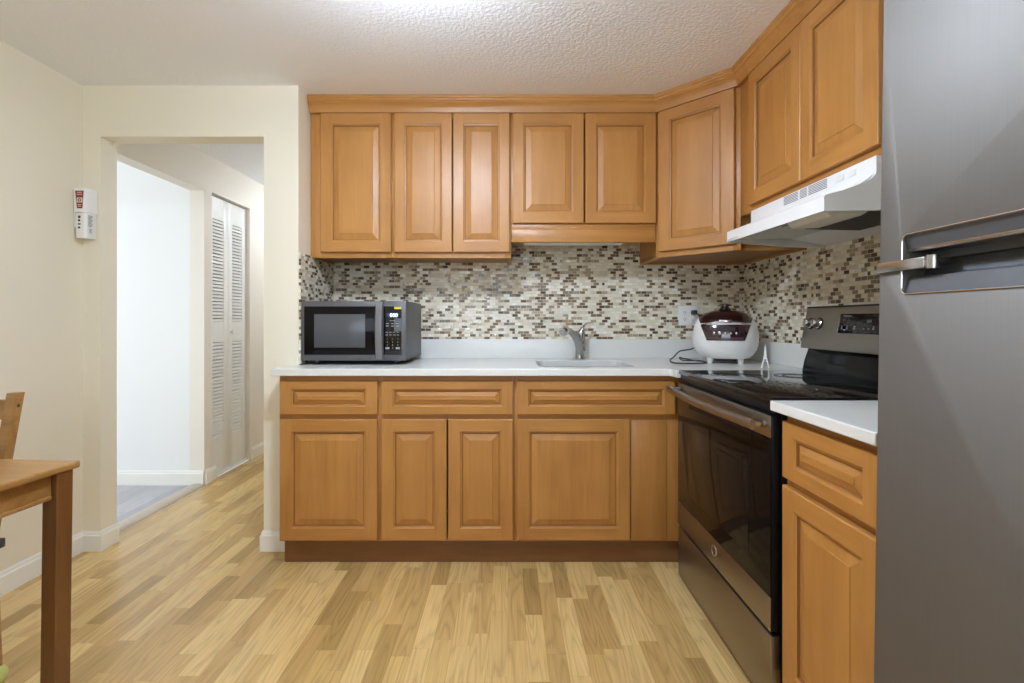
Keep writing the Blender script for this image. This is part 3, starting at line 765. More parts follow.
# ------------------------------------------------------------------ rice cooker
rx, ry, rz = 1.142, 2.560, ZC1+0.0005
RCA = -0.40
t = thing('rice_cooker', 'white rounded rice cooker with burgundy lid in the counter corner', 'rice cooker', (rx, ry, rz), RCA)
AX, AY = 0.160, 0.160
PROF = [(0.025, 0.64), (0.030, 0.73), (0.043, 0.83), (0.070, 0.935), (0.100, 0.985), (0.130, 1.0), (0.160, 0.985), (0.190, 0.945), (0.215, 0.885), (0.235, 0.80), (0.250, 0.68), (0.262, 0.52), (0.270, 0.34), (0.274, 0.15)]
def rc_scale(z):
    for (z0, r0), (z1, r1) in zip(PROF, PROF[1:]):
        if z <= z1: return r0+(r1-r0)*(z-z0)/(z1-z0)
    return PROF[-1][1]
rings = []
for z, r in PROF:
    ring = []
    for k in range(48):
        a = 2*PI*k/48; ca, sa = math.cos(a), math.sin(a); p = 2/2.5
        ring.append((AX*r*math.copysign(abs(ca)**p, ca), AY*r*math.copysign(abs(sa)**p, sa), z))
    rings.append(ring)
obj('body', MB().rings(rings), M_WHITEPL, t, 60)
def front_y(x, z, off):
    r = rc_scale(z); q = min(1.0, abs(x)/(AX*r))
    return -AY*r*(1-q**2.5)**(1/2.5)-off
def patch(zs, hw, off, nx=18, curve=0.0):
    rings = []
    for z in zs:
        w_ = min(hw(z), AX*rc_scale(z)*0.985)
        row = []
        for k in range(nx+1):
            s_ = -1+2*k/nx; zz = z+curve*(1-s_*s_)
            row.append((w_*s_, front_y(w_*s_, min(zz, 0.2735), off), zz))
        rings.append(row)
    b = bmesh.new(); G = [[b.verts.new(p) for p in r] for r in rings]
    for a_, b_ in zip(G, G[1:]):
        for i in range(nx):
            f = b.faces.new((a_[i], a_[i+1], b_[i+1], b_[i])); f.smooth = True
    ge = bmesh.ops.extrude_face_region(b, geom=b.faces[:])
    for v in [g for g in ge['geom'] if isinstance(g, bmesh.types.BMVert)]: v.co.y += off*1.6
    bmesh.ops.recalc_face_normals(b, faces=b.faces[:])
    return MB().merge(b)
hw = lambda z: 0.088+(z-0.122)*0.37
pn = obj('control_panel', patch([0.120+0.008*k for k in range(11)], hw, 0.003), M_BURG2, t, 60)
obj('chrome_strip', patch([0.196, 0.200], lambda z: hw(z)+0.001, 0.0062, curve=0.016), M_CHROME, t, 60)
obj('panel_band', patch([0.124, 0.130, 0.136], lambda z: hw(z)*0.9, 0.005), mat('wine_gloss_band', (0.10, 0.06, 0.065, 1), 0.15), pn, 60)
for k, xx in enumerate((-0.05, -0.025, 0.0, 0.025, 0.05)):
    rr = 0.009 if k == 1 else 0.006
    obj('button', MB().lathe([(rr, 0), (rr, -0.003), (rr*0.7, -0.004), (0.001, -0.004)], (xx, front_y(xx, 0.156, 0.0032), 0.156), 'y', 16), M_NICKEL, pn)
obj('screen', patch([0.170, 0.178, 0.186], lambda z: 0.045, 0.005), mat('dim_screen', (0.05, 0.04, 0.045, 1), 0.15), pn, 60)
# dark lid sweeping over the crown from the panel to the back
zs = [0.203+0.006*k for k in range(11)]+[0.2665, 0.2695, 0.272, 0.2735]
rows = []
for sg, zz in [(1, z) for z in zs]+[(-1, z) for z in zs[::-1]]:
    w_ = min(hw(zz), AX*rc_scale(zz)*0.97); row = []
    for k in range(19):
        x = w_*(-1+2*k/18); row.append((x, sg*front_y(x, zz, 0.0022), zz+0.0035+(0.012*(1-(x/w_)**2) if zz < 0.204 and sg > 0 else 0)))
    rows.append(row)
b = bmesh.new(); G = [[b.verts.new(p) for p in r] for r in rows]
for a_, b_ in zip(G, G[1:]):
    for i in range(18):
        f = b.faces.new((a_[i], a_[i+1], b_[i+1], b_[i])); f.smooth = True
ge = bmesh.ops.extrude_face_region(b, geom=b.faces[:])
for v in [g for g in ge['geom'] if isinstance(g, bmesh.types.BMVert)]: v.co = Vector((v.co.x*0.97, v.co.y*0.97, v.co.z-0.005))
bmesh.ops.recalc_face_normals(b, faces=b.faces[:])
lid = obj('lid', MB().merge(b), M_BURG, t, 60)
obj('lid_clasp', MB().box(-0.030, 0.030, front_y(0, 0.214, 0.009), front_y(0, 0.214, 0.000), 0.208, 0.224, 0.004), M_CHROME, lid)
obj('steam_cap', MB().lathe([(0.028, 0.276), (0.028, 0.284), (0.020, 0.289), (0.020, 0.293), (0.034, 0.296), (0.034, 0.302), (0.020, 0.308), (0.002, 0.309)], seg=24), [M_BURG], t)
obj('steam_collar', MB().lathe([(0.034, 0.2765), (0.036, 0.2795), (0.029, 0.283)], seg=24), M_CHROME, t)
for sx_ in (-1, 1):
    for sy_ in (-1, 1):
        obj('foot', MB().lathe([(0.011, 0), (0.012, 0.004), (0.016, 0.029)], (sx_*0.072, sy_*0.078, 0), seg=14), M_WHITEPL, t)
obj('base_plate', MB().box(-0.052, 0.052, -0.062, 0.075, 0.011, 0.0245, 0.003), M_RUBBER, t)
# cord: from the plug in the outlet behind the cooker, looping out on the counter
def L(x, y, z):
    dx, dy = x-rx, y-ry; c_, s_ = math.cos(-RCA), math.sin(-RCA)
    return (dx*c_-dy*s_, dx*s_+dy*c_, z-rz)
zc = ZC1+0.0045
pts = [L(ox+0.024, yo-0.045, oz+0.018), L(ox+0.040, yo-0.055, oz+0.002), L(ox+0.055, yo-0.06, oz-0.05), L(ox+0.02, yo-0.055, 0.985), L(0.965, 2.72, 0.965), L(0.90, 2.62, 0.945),
       L(0.848, 2.54, zc+0.008), L(0.846, 2.48, zc), L(0.89, 2.455, zc), L(0.96, 2.455, zc), L(1.01, 2.47, zc+0.002), L(0.985, 2.50, zc+0.009), L(0.93, 2.49, zc+0.010), L(0.898, 2.51, zc+0.012), L(0.90, 2.55, zc+0.022), L(0.925, 2.545, zc+0.016), L(0.96, 2.49, zc+0.010), L(1.0, 2.50, zc+0.006), L(1.03, 2.57, zc+0.004)]
cd = obj('power_cord', MB().tube(catmull(pts, 7), 0.0036, 8), M_RUBBER, t)
pl = MB().box(ox+0.024-0.014-rx, ox+0.024+0.014-rx, yo-0.045-ry, yo-0.0098-ry, oz+0.006-rz, oz+0.032-rz, 0.005)
pl.xf(Matrix.Rotation(-RCA, 4, 'Z'))
obj('plug', pl, M_RUBBER, cd)

# ------------------------------------------------------------------ small tower ornament
t = thing('tower_ornament', 'small white Paris-style tower ornament on the counter right of the rice cooker', 'ornament', (1.204, 2.275, ZC1+0.0005), -0.49)
for sx_ in (-1, 1):
    for sy_ in (-1, 1):
        rings = []
        for zz, o_, wq in ((0, 0.0150, 0.0030), (0.010, 0.0132, 0.0030), (0.020, 0.0108, 0.0030), (0.030, 0.0080, 0.0030), (0.040, 0.0052, 0.0030)):
            cx_, cy_ = sx_*o_, sy_*o_
            rings.append([(cx_-wq, cy_-wq, zz), (cx_+wq, cy_-wq, zz), (cx_+wq, cy_+wq, zz), (cx_-wq, cy_+wq, zz)])
        obj('leg', MB().rings(rings, smooth=False), M_WHITEPL, t)
mb = MB(); sq = lambda w_, z: [(-w_, -w_, z), (w_, -w_, z), (w_, w_, z), (-w_, w_, z)]
mb.box(-0.0125, 0.0125, -0.0125, 0.0125, 0.0270, 0.0295)
mb.rings([sq(0.0095, 0.0395), sq(0.0095, 0.043), sq(0.0078, 0.0435), sq(0.0062, 0.060), sq(0.0045, 0.078), sq(0.0038, 0.090), sq(0.0052, 0.0905), sq(0.0052, 0.093), sq(0.0025, 0.0935), sq(0.0010, 0.110)], smooth=False)
obj('spire', mb, M_WHITEPL, t)

# ------------------------------------------------------------------ range (electric stove)
RX, RY0 = 0.749, 2.1455
RW = 0.760
t = thing('stove', 'stainless and black freestanding electric range with glass cooktop', 'stove', (RX, RY0, 0), -PI/2)
DPT = XR-0.012-RX
obj('body', MB().box(0.002, RW-0.002, 0.032, DPT, 0.012, 0.898, 0.003), M_BLACK, t)
obj('cooktop', MB().box(0.0, RW, 0.004, DPT-0.085, 0.8995, 0.9165, 0.003), M_GLASSB, t)
rg = None
for cx_, cy_, rr in ((0.20, 0.17, 0.10), (0.56, 0.17, 0.115), (0.20, 0.40, 0.075), (0.56, 0.40, 0.08)):
    for r0 in (rr, rr*0.62):
        prof_ = [(r0, 0.9166), (r0, 0.9169), (r0-0.0018, 0.9169), (r0-0.0018, 0.9166)]
        rg = MB() if rg is None else rg; rg.lathe(prof_, (cx_, cy_, 0), seg=48, cap=False); obj('burner_ring', rg, M_RING, t); rg = None
obj('vent_band', MB().box(0.0015, RW-0.0015, 0.012, 0.0315, 0.866, 0.8985, 0.002), M_BLACK, t)
d = obj('oven_door', MB().box(0.003, RW-0.003, 0.004, 0.0315, 0.245, 0.8635, 0.004), M_BLACK, t)
obj('top_strip', MB().box(0.003, RW-0.003, 0.0, 0.0038, 0.80, 0.8630, 0.0012), M_STEELD, d)
obj('door_glass', MB().box(0.003, RW-0.003, 0.0004, 0.0038, 0.3435, 0.7992, 0.001), M_OVENGL, d)
obj('oven_window', MB().box(0.13, RW-0.13, -0.0004, 0.0003, 0.41, 0.70, 0.0002), M_OVENWIN, d)
obj('bottom_strip', MB().box(0.003, RW-0.003, 0.0, 0.0038, 0.2455, 0.3428, 0.0012), M_STEELD, d)
lg = MB().lathe([(0.0195, 0), (0.0195, -0.0018), (0.0175, -0.0024), (0.017, -0.0015), (0.001, -0.0015)], (RW/2, -0.0002, 0.300), 'y', 32)
o = obj('badge', lg, M_CHROME, d)
# bowed handle
rings = []
NB = 24
for k in range(NB+1):
    s_ = k/NB; x = 0.012+s_*(RW-0.024); y = -0.046-0.020*math.sin(PI*s_)
    zc_ = 0.838
    hgt, th = 0.0155, 0.0085
    rings.append([(x, y+th*math.cos(a)*1.0, zc_+hgt*math.sin(a)) for a in [2*PI*j/14 for j in range(14)]])
h = obj('handle', MB().rings(rings), M_STEELD, d)
for x in (0.035, RW-0.035):
    obj('handle_post', MB().box(x-0.018, x+0.018, -0.050, -0.0003, 0.828, 0.848, 0.004), M_NICKEL, h)
# storage drawer
obj('drawer', MB().box(0.003, RW-0.003, 0.001, 0.0315, 0.018, 0.2325, 0.004), M_STEELD, t)
for x in (0.04, RW-0.04):
    for y in (0.08, DPT-0.06): obj('foot', MB().lathe([(0.018, 0.0006), (0.018, 0.012)], (x, y, 0), seg=14), M_RUBBER, t)
# backguard
yb0 = DPT-0.084
bg = obj('backguard', MB().prism([(yb0, 0.899), (DPT, 0.899), (DPT, 1.186), (yb0+0.045, 1.186), (yb0+0.036, 1.03), (yb0+0.012, 0.96)], RW, 'x', 0.0, bev=0.004), mat('glossy_black_backguard', (0.005, 0.005, 0.005, 1), 0.16, spec=0.18), t)
# leaning stainless console
mb = MB()
cf = [(yb0-0.002, 1.022), (yb0+0.000, 1.016), (yb0+0.034, 1.016), (yb0+0.042, 1.188), (yb0+0.036, 1.193), (yb0+0.028, 1.190)]
mb.prism(cf, RW+0.002, 'x', -0.001)
cs = obj('console', mb, M_STEELC, t)
mb = MB(); mb.prism([(yb0+0.026, 1.1895), (DPT-0.0005, 1.1895), (DPT-0.0005, 1.196), (yb0+0.028, 1.196)], RW+0.002, 'x', -0.001)
obj('top_cap', mb, M_BLACK, t)
mb = MB()
obj('console_back', MB().prism([(yb0+0.0365, 1.016), (DPT-0.001, 1.016), (DPT-0.001, 1.188), (yb0+0.0445, 1.188)], RW, 'x', 0.0), M_BLACK, t)
tilt = math.atan2(0.030, 0.168)
def on_console(x, h, out=0.0):            # point on the console face, h from 0 (bottom) to 1 (top)
    y = yb0-0.002+0.030*h; z = 1.022+0.168*h
    return Vector((x, y-out*math.cos(tilt), z+out*math.sin(tilt)*0.0+out*math.sin(tilt)))
nrm = Vector((0, -math.cos(tilt), math.sin(tilt))); upv = Vector((0, math.sin(tilt), math.cos(tilt)))
def cbox(x0, x1, h0, h1, o0, o1, bev=0.0):
    mb = MB(); mb.box(x0, x1, -o1, -o0, (h0-0.5)*0.17, (h1-0.5)*0.17, bev)
    p = on_console(0, 0.5); mb.xf(Matrix.Translation(p) @ Matrix.Rotation(-tilt, 4, 'X'))
    return mb
dp = obj('control_display', cbox(0.225, 0.535, 0.38, 0.83, 0.0003, 0.0025, 0.0006), M_GLASSB, cs)
mbx = cbox(0.222, 0.2255, 0.36, 0.85, 0.0003, 0.0034, 0.001)
obj('display_trim', mbx, M_CHROME, cs)
for (a, b_, h0, h1) in ((0.245, 0.29, 0.775, 0.79), (0.245, 0.255, 0.685, 0.695), (0.275, 0.285, 0.685, 0.695), (0.36, 0.366, 0.485, 0.50), (0.385, 0.391, 0.485, 0.50)):
    obj('touch_mark', cbox(a, b_, h0, h1, 0.0026, 0.0029), M_INK, dp)
obj('clock_digits', MB().text('888', 0.017, on_console(0.385, 0.66, 0.0028), (1, 0, 0), upv, 0.0002), M_INKD, dp)
for x in (0.245, 0.275, 0.315, 0.41):
    obj('touch_mark', cbox(x-0.0045, x+0.0045, 0.475, 0.52, 0.0026, 0.0029), M_INKD, dp)
    obj('touch_mark', cbox(x-0.0025, x+0.0025, 0.53, 0.555, 0.0026, 0.0029), M_INK, dp)
for x in (0.045, 0.100, RW-0.100, RW-0.045):
    c0 = on_console(x, 0.60, 0.0004)
    mb = MB().lathe([(0.021, 0), (0.021, 0.006), (0.0175, 0.009), (0.0165, 0.026), (0.014, 0.029), (0.001, 0.0295)], seg=28)
    q = Vector((0, 0, 1)).rotation_difference(nrm).to_matrix().to_4x4()
    mb.xf(Matrix.Translation(c0) @ q)
    kb = obj('knob', mb, M_CHROME, cs)
    g = MB().box(-0.0045, 0.0045, -0.0165, 0.0165, 0.012, 0.034, 0.002); g.xf(Matrix.Translation(c0) @ q)
    obj('knob_grip', g, M_CHROME, kb)
    g = MB().lathe([(0.0255, 0), (0.0255, 0.002), (0.0215, 0.0022), (0.0215, 0)], seg=28); g.xf(Matrix.Translation(c0) @ q)
    obj('knob_ring', g, M_RUBBER, kb)

# ------------------------------------------------------------------ range hood
HY_F, HY_N = 2.130, 1.405
HW = HY_F-HY_N
HX = 0.930
t = thing('range_hood', 'white under-cabinet range hood mounted above the range', 'range hood', (HX, HY_F, 0), -PI/2)
hd_ = XR-0.010-HX
zl0, zl1, zm, ztp = 1.472, 1.514, 1.560, 1.6145
bx = 0.135
top_ = [(0, zl0), (0, zl1), (0.004, zl1+0.004), (0.050, zl1+0.011), (0.095, zl1+0.024), (0.122, zm-0.012), (0.132, zm-0.002), (bx, zm+0.008), (bx, ztp), (hd_, ztp)]
inn_ = [(hd_, ztp-0.004), (bx+0.004, ztp-0.004), (bx+0.004, zm+0.007), (0.128, zm-0.003), (0.118, zm-0.017), (0.095, zl1+0.018), (0.050, zl1+0.006), (0.006, zl1-0.001), (0.006, zl0)]
def hood_pt(y, z, near):
    """the lip is a little shorter than the box at its far end and hangs a little lower at its near end"""
    f = max(0.0, 1-y/bx)
    if near: return (HW, y-0.016*f, z-0.018*f)
    return (0.040*f, y+0.012*f, z)
def hood_slice(pr, x0f, x1f):
    def at_(s_, y, z):
        a_, b_ = Vector(hood_pt(y, z, False)), Vector(hood_pt(y, z, True)); return a_.lerp(b_, s_)
    return MB().rings([[at_(s_, y, z) for y, z in pr] for s_ in (x0f, x1f)], smooth=False)
side = top_+[(hd_, 1.452), (hd_*0.6, 1.458)]
obj('shell', hood_slice(top_+inn_, 0.016, 0.984), M_WHITEEN, t)
obj('end_panel', hood_slice(side, 0.0, 0.0158), M_WHITEEN, t)
obj('end_panel', hood_slice(side, 0.9842, 1.0), M_WHITEEN, t)
un = MB().prism([(0.0075, zl0+0.004), (0.0075, zl0+0.008), (hd_-0.15, zl0+0.020), (hd_-0.15, zl0+0.016)], HW-0.075, 'x', 0.055)
obj('underside', un, mat('hood_underside_grey', srgb(205, 208, 206), 0.4), t)
un = MB().prism([(hd_-0.149, zl0+0.016), (hd_-0.149, zl0+0.020), (hd_-0.001, zl0-0.008), (hd_-0.001, zl0-0.012)], HW-0.035, 'x', 0.020)
obj('back_panel', un, M_WHITEEN, t)  # rear of the underside, whiter than the front: bounced light put into its colour
ft = MB().prism([(0.150, zl0-0.004), (0.150, zl0+0.008), (hd_-0.155, zl0+0.010), (hd_-0.10, zl0+0.004), (hd_-0.10, zl0-0.008)], 0.345, 'x', HW-0.363)
obj('filter', ft, M_FILTER, t)
lm = MB().prism([(0.015, zl0-0.002), (0.015, zl0+0.003), (0.148, zl0+0.006), (0.148, zl0-0.010), (0.125, zl0-0.022), (0.035, zl0-0.024)], 0.20, 'x', 0.475, bev=0.003)
obj('lamp_cover', lm, mat('lamp_cover_plastic', srgb(232, 230, 218), 0.35), t)
for k, (a, b_) in enumerate(((0.33, 0.45), (0.36, 0.44), (0.37, 0.44))):
    y0_ = 0.045+k*0.022
    obj('caution_print', MB().box(a, b_, y0_, y0_+0.007, zl0+0.0030+y0_*0.029, zl0+0.0044+y0_*0.029), M_INKD, t)
M_VENT = mat('vent_slot_grey', srgb(78, 80, 88), 0.6)
for (a, b_) in ((0.255, 0.345), (0.358, 0.398), (0.408, 0.508)):
    vm = MB()
    for k in range(6): vm.box(a, b_, bx-0.0010, bx-0.0002, 1.580+k*0.0056, 1.5820+k*0.0056)
    obj('vent_grille', vm, M_VENT, t)
for k in range(2):
    obj('switch', MB().box(0.555+k*0.055, 0.590+k*0.055, bx-0.003, bx-0.0005, 1.583, 1.600, 0.001), M_WHITEPL, t)

# ------------------------------------------------------------------ refrigerator
FX, FY0 = 0.671, 0.902
FW, FD = 0.700, 0.665
t = thing('refrigerator', 'tall stainless top-freezer refrigerator at the right edge', 'refrigerator', (FX, FY0, 0.0), -PI/2)
t.rotation_euler = (-0.0149, 0, -PI/2)
obj('cabinet', MB().box(0.002, FW-0.002, 0.062, FD, 0.03, 1.735, 0.004), mat('grey_fridge_side', (0.10, 0.10, 0.105, 1), 0.5), t)
for x in (0.06, FW-0.06):
    for y in (0.09, FD-0.06): obj('foot', MB().lathe([(0.02, 0.010), (0.02, 0.03)], (x, y, 0), seg=14), M_RUBBER, t)
PX0, PX1 = 0.050, FW-0.05
ZP0, ZP1, ZG = 1.182, 1.287, 1.2375
def door_slab(zlo, zhi, pocket_at_top):
    """slab in the x-z plane with a rounded notch for the grip, extruded through the door thickness"""
    r_ = 0.012; pts = []
    if pocket_at_top:
        zn = ZP0
        pts = [(0, zlo), (FW, zlo), (FW, zhi), (PX1, zhi), (PX1, zn+r_)]
        pts += [(PX1-r_+r_*math.cos(a), zn+r_-r_*math.sin(a)) for a in [PI/2*k/6 for k in range(1, 7)]]
        pts += [(PX0+r_-r_*math.sin(a), zn+r_-r_*math.cos(a)) for a in [PI/2*k/6 for k in range(0, 7)]]
        pts += [(PX0, zhi), (0, zhi)]
    else:
        zn = ZP1
        pts = [(0, zhi), (0, zlo), (PX0, zlo), (PX0, zn-r_)]
        pts += [(PX0+r_-r_*math.cos(a), zn-r_+r_*math.sin(a)) for a in [PI/2*k/6 for k in range(1, 7)]]
        pts += [(PX1-r_+r_*math.sin(a), zn-r_+r_*math.cos(a)) for a in [PI/2*k/6 for k in range(0, 7)]]
        pts += [(PX1, zlo), (FW, zlo), (FW, zhi)]
    return MB().prism(pts, 0.055, 'y', 0.0, bev=0.002)
fz = obj('freezer_door', door_slab(ZG+0.004, 1.745, False), M_STEEL, t)
fd = obj('fridge_door', door_slab(0.055, ZG-0.004, True), M_STEEL, t)
# grips
gp = MB().prism([(0.003, ZP1-0.0005), (0.054, ZP1-0.0005), (0.054, ZG+0.006), (0.046, ZG+0.006), (0.046, ZP1-0.030), (0.012, ZP1-0.030), (0.010, ZP1-0.024)], PX1-PX0-0.002, 'x', PX0+0.001)
gh = obj('grip', gp, M_GREYPL, fz)
obj('grip_trim', MB().box(PX0+0.0012, PX1-0.0012, 0.0080, 0.0118, ZP1-0.031, ZP1-0.0245, 0.0008), M_NICKEL, fz)
gp = MB().prism([(0.004, ZP0+0.0005), (0.054, ZP0+0.0005), (0.054, ZG-0.006), (0.046, ZG-0.006), (0.040, ZP0+0.036), (0.012, ZP0+0.030)], PX1-PX0-0.002, 'x', PX0+0.001)
obj('grip', gp, M_GREYPL, fd)
def rim(zn, zend, sgn):
    r_ = 0.012; p = [(PX0+0.0015, -0.0004, zend), (PX0+0.0015, -0.0004, zn+sgn*r_)]
    p += [(PX0+0.0015+r_-r_*math.cos(a), -0.0004, zn+sgn*(r_-r_*math.sin(a))) for a in [PI/2*k/6 for k in range(1, 7)]]
    p += [(PX1-r_, -0.0004, zn)]
    return MB().tube(p, 0.0015, 8)
obj('grip_rim', rim(ZP1-0.001, ZG+0.006, -1), M_CHROME, fz)
obj('grip_rim', rim(ZP0+0.001, ZG-0.006, 1), M_CHROME, fd)
hg = MB().prism([(0.002, -0.004), (0.10, -0.004), (0.112, 0.002), (0.112, 0.03), (0.002, 0.056)], 0.007, 'z', ZG-0.0035, bev=0.001)
hg.box(0.001, 0.104, -0.007, -0.001, ZG-0.014, ZG+0.005, 0.002)
obj('hinge', hg, M_NICKEL, t)
obj('hinge_pin', MB().lathe([(0.009, -0.012), (0.010, 0.0), (0.009, 0.010)], (0.108, 0.004, ZG-0.003), seg=16), M_NICKEL, t)

# ------------------------------------------------------------------ white safety device on the left wall
t = thing('fire_suppressor', 'white wall-mounted safety box with red label beside the doorway', 'safety device', (XL, 2.340, 1.533))
DEV = 0.057
mb = MB()
mb.prism([(0.019, 0.0), (0.058, 0.0), (0.066, 0.006), (0.070, 0.020), (0.071, DEV), (0.019, DEV)], 0.124, 'z', 0.0, bev=0.003)
obj('body', mb, M_WHITEPL, t)
rings = []
for z, xo, ins in ((0.1245, 0.018, 0.0), (0.195, 0.013, 0.0), (0.232, 0.011, 0.0), (0.240, 0.014, 0.003)):
    rings.append([(xo+ins, -0.003+ins, z), (0.058, -0.003+ins, z), (0.068-ins, 0.004+ins, z), (0.073-ins, 0.02, z), (0.075-ins, DEV, z), (xo+ins, DEV, z)])
cp_ = obj('cap', MB().rings(rings, smooth=False), M_WHITEPL, t)
obj('bracket', MB().box(0.0008, 0.0105, 0.008, DEV-0.003, 0.05, 0.19, 0.002), M_WHITEPL, t)
lb = MB(); lb.prism([(0.028, 0.142), (0.054, 0.142), (0.060, 0.227), (0.019, 0.227)], 0.0008, 'y', -0.0042)
obj('red_label', lb, M_RED, cp_)
M_LBL = mat('label_white', srgb(215, 205, 200), 0.5)
obj('label_emblem', MB().box(0.028, 0.055, -0.0050, -0.0043, 0.170, 0.194), M_LBL, cp_)
obj('label_emblem', MB().lathe([(0.008, 0), (0.008, -0.0006), (0.0045, -0.0006), (0.0045, 0)], (0.041, -0.0051, 0.182), 'y', 20, cap=False), M_RED, cp_)
for z_, w_ in ((0.217, 0.011), (0.207, 0.013), (0.158, 0.009), (0.150, 0.008)):
    obj('label_line', MB().box(0.0405-w_, 0.0405+w_, -0.0050, -0.0043, z_, z_+0.0035), M_LBL, cp_)
M_BP = mat('black_print', srgb(40, 38, 38), 0.5)
for k, (zz, hh) in enumerate(((0.096, 0.012), (0.080, 0.010), (0.064, 0.007), (0.046, 0.009))):
    obj('warning_mark', MB().box(0.030, 0.042-0.002*(k % 2), -0.0007, -0.0001, zz, zz+hh), M_BP, t)
for k in range(9):
    obj('print_line', MB().box(0.0711, 0.0716, 0.008, 0.034-(k % 3)*0.003, 0.108-k*0.0062, 0.1105-k*0.0062), M_INKD, t)
for k in range(4): obj('print_line', MB().box(0.0711, 0.0716, 0.014, 0.030, 0.045-k*0.006, 0.047-k*0.006), M_INKD, t)

# ------------------------------------------------------------------ table and chair
TA = -math.radians(3.7)
t = thing('dining_table', 'antique pine dining table at the lower left corner', 'table', (-1.213, 1.3816, 0), TA)
TW, TL = 0.80, 1.15
def rprism(b): return b
mb = MB(); mb.box(-TW, 0, -TL, 0, 0.720, 0.740, 0.006, seg=3)
tt_ = obj('tabletop', mb, M_PINE, t)
tt_.data.materials[0] = M_PINE
ls_ = 0.046
for (lx, ly) in ((-0.006, -0.016), (-TW+0.012+ls_, -0.016), (-0.006, -TL+0.016+ls_), (-TW+0.012+ls_, -TL+0.016+ls_)):
    z0, z1 = 0.0006, 0.7195
    R = []
    for z, sh_ in ((z0, -0.010), (z1, 0.0)):
        x1_, y1_ = lx+sh_, ly; c_ = 0.003
        x0_, y0_ = x1_-ls_, y1_-ls_
        R.append([(x0_+c_, y0_, z), (x1_-c_, y0_, z), (x1_, y0_+c_, z), (x1_, y1_-c_, z), (x1_-c_, y1_, z), (x0_+c_, y1_, z), (x0_, y1_-c_, z), (x0_, y0_+c_, z)])
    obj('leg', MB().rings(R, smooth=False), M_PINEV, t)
def apron(x0, x1, y0, y1):
    mb = MB().box(x0, x1, y0, y1, 0.662, 0.7195, 0.0005); e_ = 0.003
    mb.box(x0-e_ if x1-x0 < 0.1 else x0, x1+e_ if x1-x0 < 0.1 else x1, y0-e_ if y1-y0 < 0.1 else y0, y1+e_ if y1-y0 < 0.1 else y1, 0.650, 0.6618, 0.003)
    return mb
obj('apron', apron(-0.040, -0.022, -TL+0.064, -0.0645), M_PINE, t)
obj('apron', apron(-TW+0.022, -TW+0.040, -TL+0.064, -0.0645), M_PINE, t)
obj('apron', apron(-TW+0.064, -0.064, -0.044, -0.026), M_PINE, t)
obj('apron', apron(-TW+0.064, -0.064, -TL+0.026, -TL+0.044), M_PINE, t)

# chair tucked under the far end of the table; its back leans away from the table
cxr = -1.578; CW = 0.40
t = thing('dining_chair', 'antique pine dining chair with slatted back, at the left edge behind the table', 'chair', (cxr-CW/2, 1.33, 0))
LY = lambda y: y-1.33
def post(xc, pts, w_=0.031, dpt=0.028):
    R = []
    for y, z in pts:
        R.append([(xc-w_/2, LY(y)-dpt/2, z), (xc+w_/2, LY(y)-dpt/2, z), (xc+w_/2, LY(y)+dpt/2, z), (xc-w_/2, LY(y)+dpt/2, z)])
    return MB().rings(R, smooth=False)
rear = [(1.505, 0.034), (1.502, 0.10), (1.490, 0.40), (1.490, 0.46), (1.535, 0.70), (1.572, 0.897), (1.574, 0.903)]
for sx_ in (-1, 1):
    xc = sx_*(CW/2-0.015)
    p_ = obj('leg', post(xc, rear), M_PINE, t)
    obj('peg', MB().lathe([(0.0055, 0), (0.0055, 0.0006), (0.001, 0.0008)], (xc+0.0151, LY(1.566), 0.862), 'x', 12), mat('dark_peg', srgb(40, 26, 14), 0.6), p_)
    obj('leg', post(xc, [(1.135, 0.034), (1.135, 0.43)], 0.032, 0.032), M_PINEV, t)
def slat(z, h, y):
    mb = MB(); R = []
    for k in range(9):
        s_ = -1+2*k/8; x = s_*(CW/2-0.031); yy = LY(y)+0.012*(1-s_*s_)
        R.append([(x, yy-0.008, z), (x, yy+0.008, z), (x, yy+0.008+h*0.18, z+h), (x, yy-0.008+h*0.18, z+h)])
    return mb.rings(R, smooth=False)
obj('back_slat', slat(0.820, 0.060, 1.557), M_PINE, t); obj('back_slat', slat(0.730, 0.045, 1.541), M_PINE, t); obj('back_slat', slat(0.645, 0.045, 1.525), M_PINE, t)
obj('seat', MB().box(-CW/2-0.004, CW/2+0.004, LY(1.100), LY(1.470), 0.4305, 0.448, 0.005), M_PINE, t)
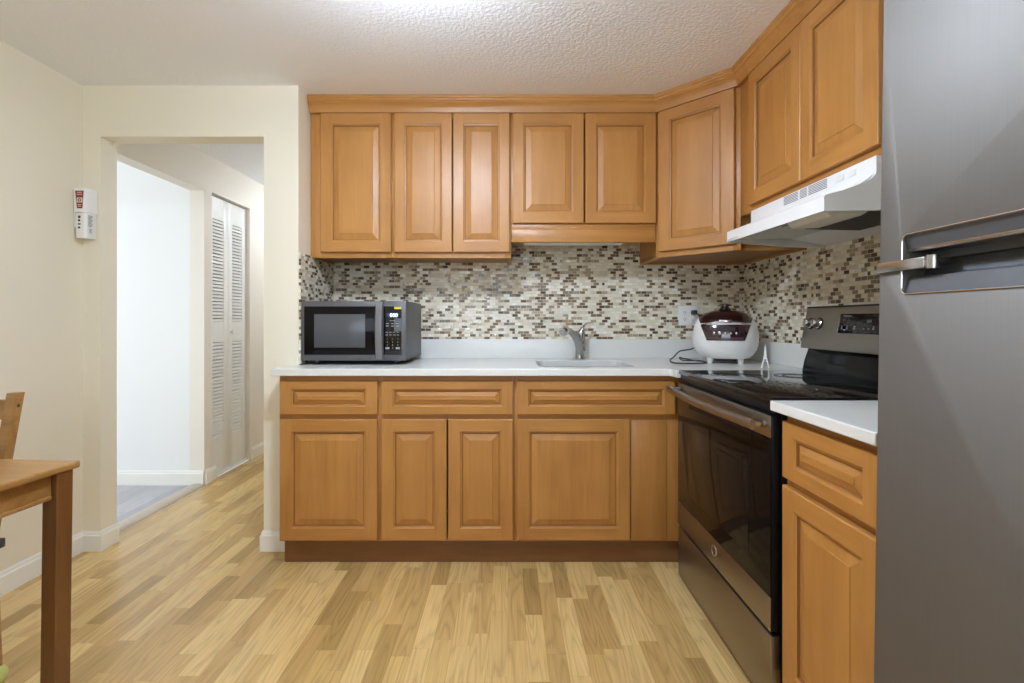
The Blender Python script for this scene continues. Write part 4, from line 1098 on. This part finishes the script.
for sx_ in (-1, 1):
    obj('stretcher', MB().box(sx_*(CW/2-0.015)-0.008, sx_*(CW/2-0.015)+0.008, LY(1.155), LY(1.472), 0.20, 0.225, 0.003), M_PINE, t)
    obj('seat_rail', MB().box(sx_*(CW/2-0.015)-0.009, sx_*(CW/2-0.015)+0.009, LY(1.155), LY(1.470), 0.375, 0.4298, 0.002), M_PINE, t)
# tennis balls on the chair feet
for (x, y) in ((CW/2-0.015, 1.505), (-CW/2+0.015, 1.505), (CW/2-0.015, 1.135), (-CW/2+0.015, 1.135)):
    pr2 = [(0.0334*math.sin(a), 0.0338-0.0334*math.cos(a)) for a in [PI*k/14 for k in range(15)]]
    obj('foot_ball', MB().lathe(pr2, (x, LY(y), 0), seg=24), M_BALL, t)
pad = MB().box(cxr-CW+0.01, cxr+0.012, 1.11, 1.465, 0.4486, 0.474, 0.010, seg=3)
pad.box(cxr-0.002, cxr+0.016, 1.455, 1.512, 0.434, 0.462, 0.003)
tag(obj('seat_cushion', pad, M_PAD), 'dark grey seat cushion on the pine chair', 'cushion')

# ------------------------------------------------------------------ ceiling lamps (above and behind the frame)
def bowl_lamp(label, loc, m, r_=0.15):
    """semi-flush lamp: canopy, stem and an open frosted bowl that also lights the ceiling"""
    t = thing('ceiling_lamp', label, 'lamp', loc)
    obj('canopy', MB().lathe([(0.055, 0), (0.055, -0.012), (0.02, -0.022)], seg=28), M_NICKEL, t)
    obj('stem', MB().lathe([(0.008, -0.0225), (0.008, -0.165)], seg=14), M_NICKEL, t)
    prof_ = [(r_, -0.100), (r_*0.97, -0.116), (r_*0.85, -0.140), (r_*0.6, -0.160), (r_*0.3, -0.172), (0.010, -0.176), (0.010, -0.172), (r_*0.28, -0.168), (r_*0.57, -0.156), (r_*0.81, -0.137), (r_*0.94, -0.115), (r_*0.97, -0.100)]
    obj('lamp_glass', MB().lathe(prof_+[prof_[0]], seg=40, cap=False), m, t)
bowl_lamp('round frosted bowl lamp hanging under the middle of the kitchen ceiling', (-0.3, 1.27, CEIL-0.0005), M_LAMP, 0.13)
bowl_lamp('round frosted bowl lamp hanging under the hall ceiling', (-1.5, 4.25, CEIL-0.0005), M_LAMP2, 0.12)
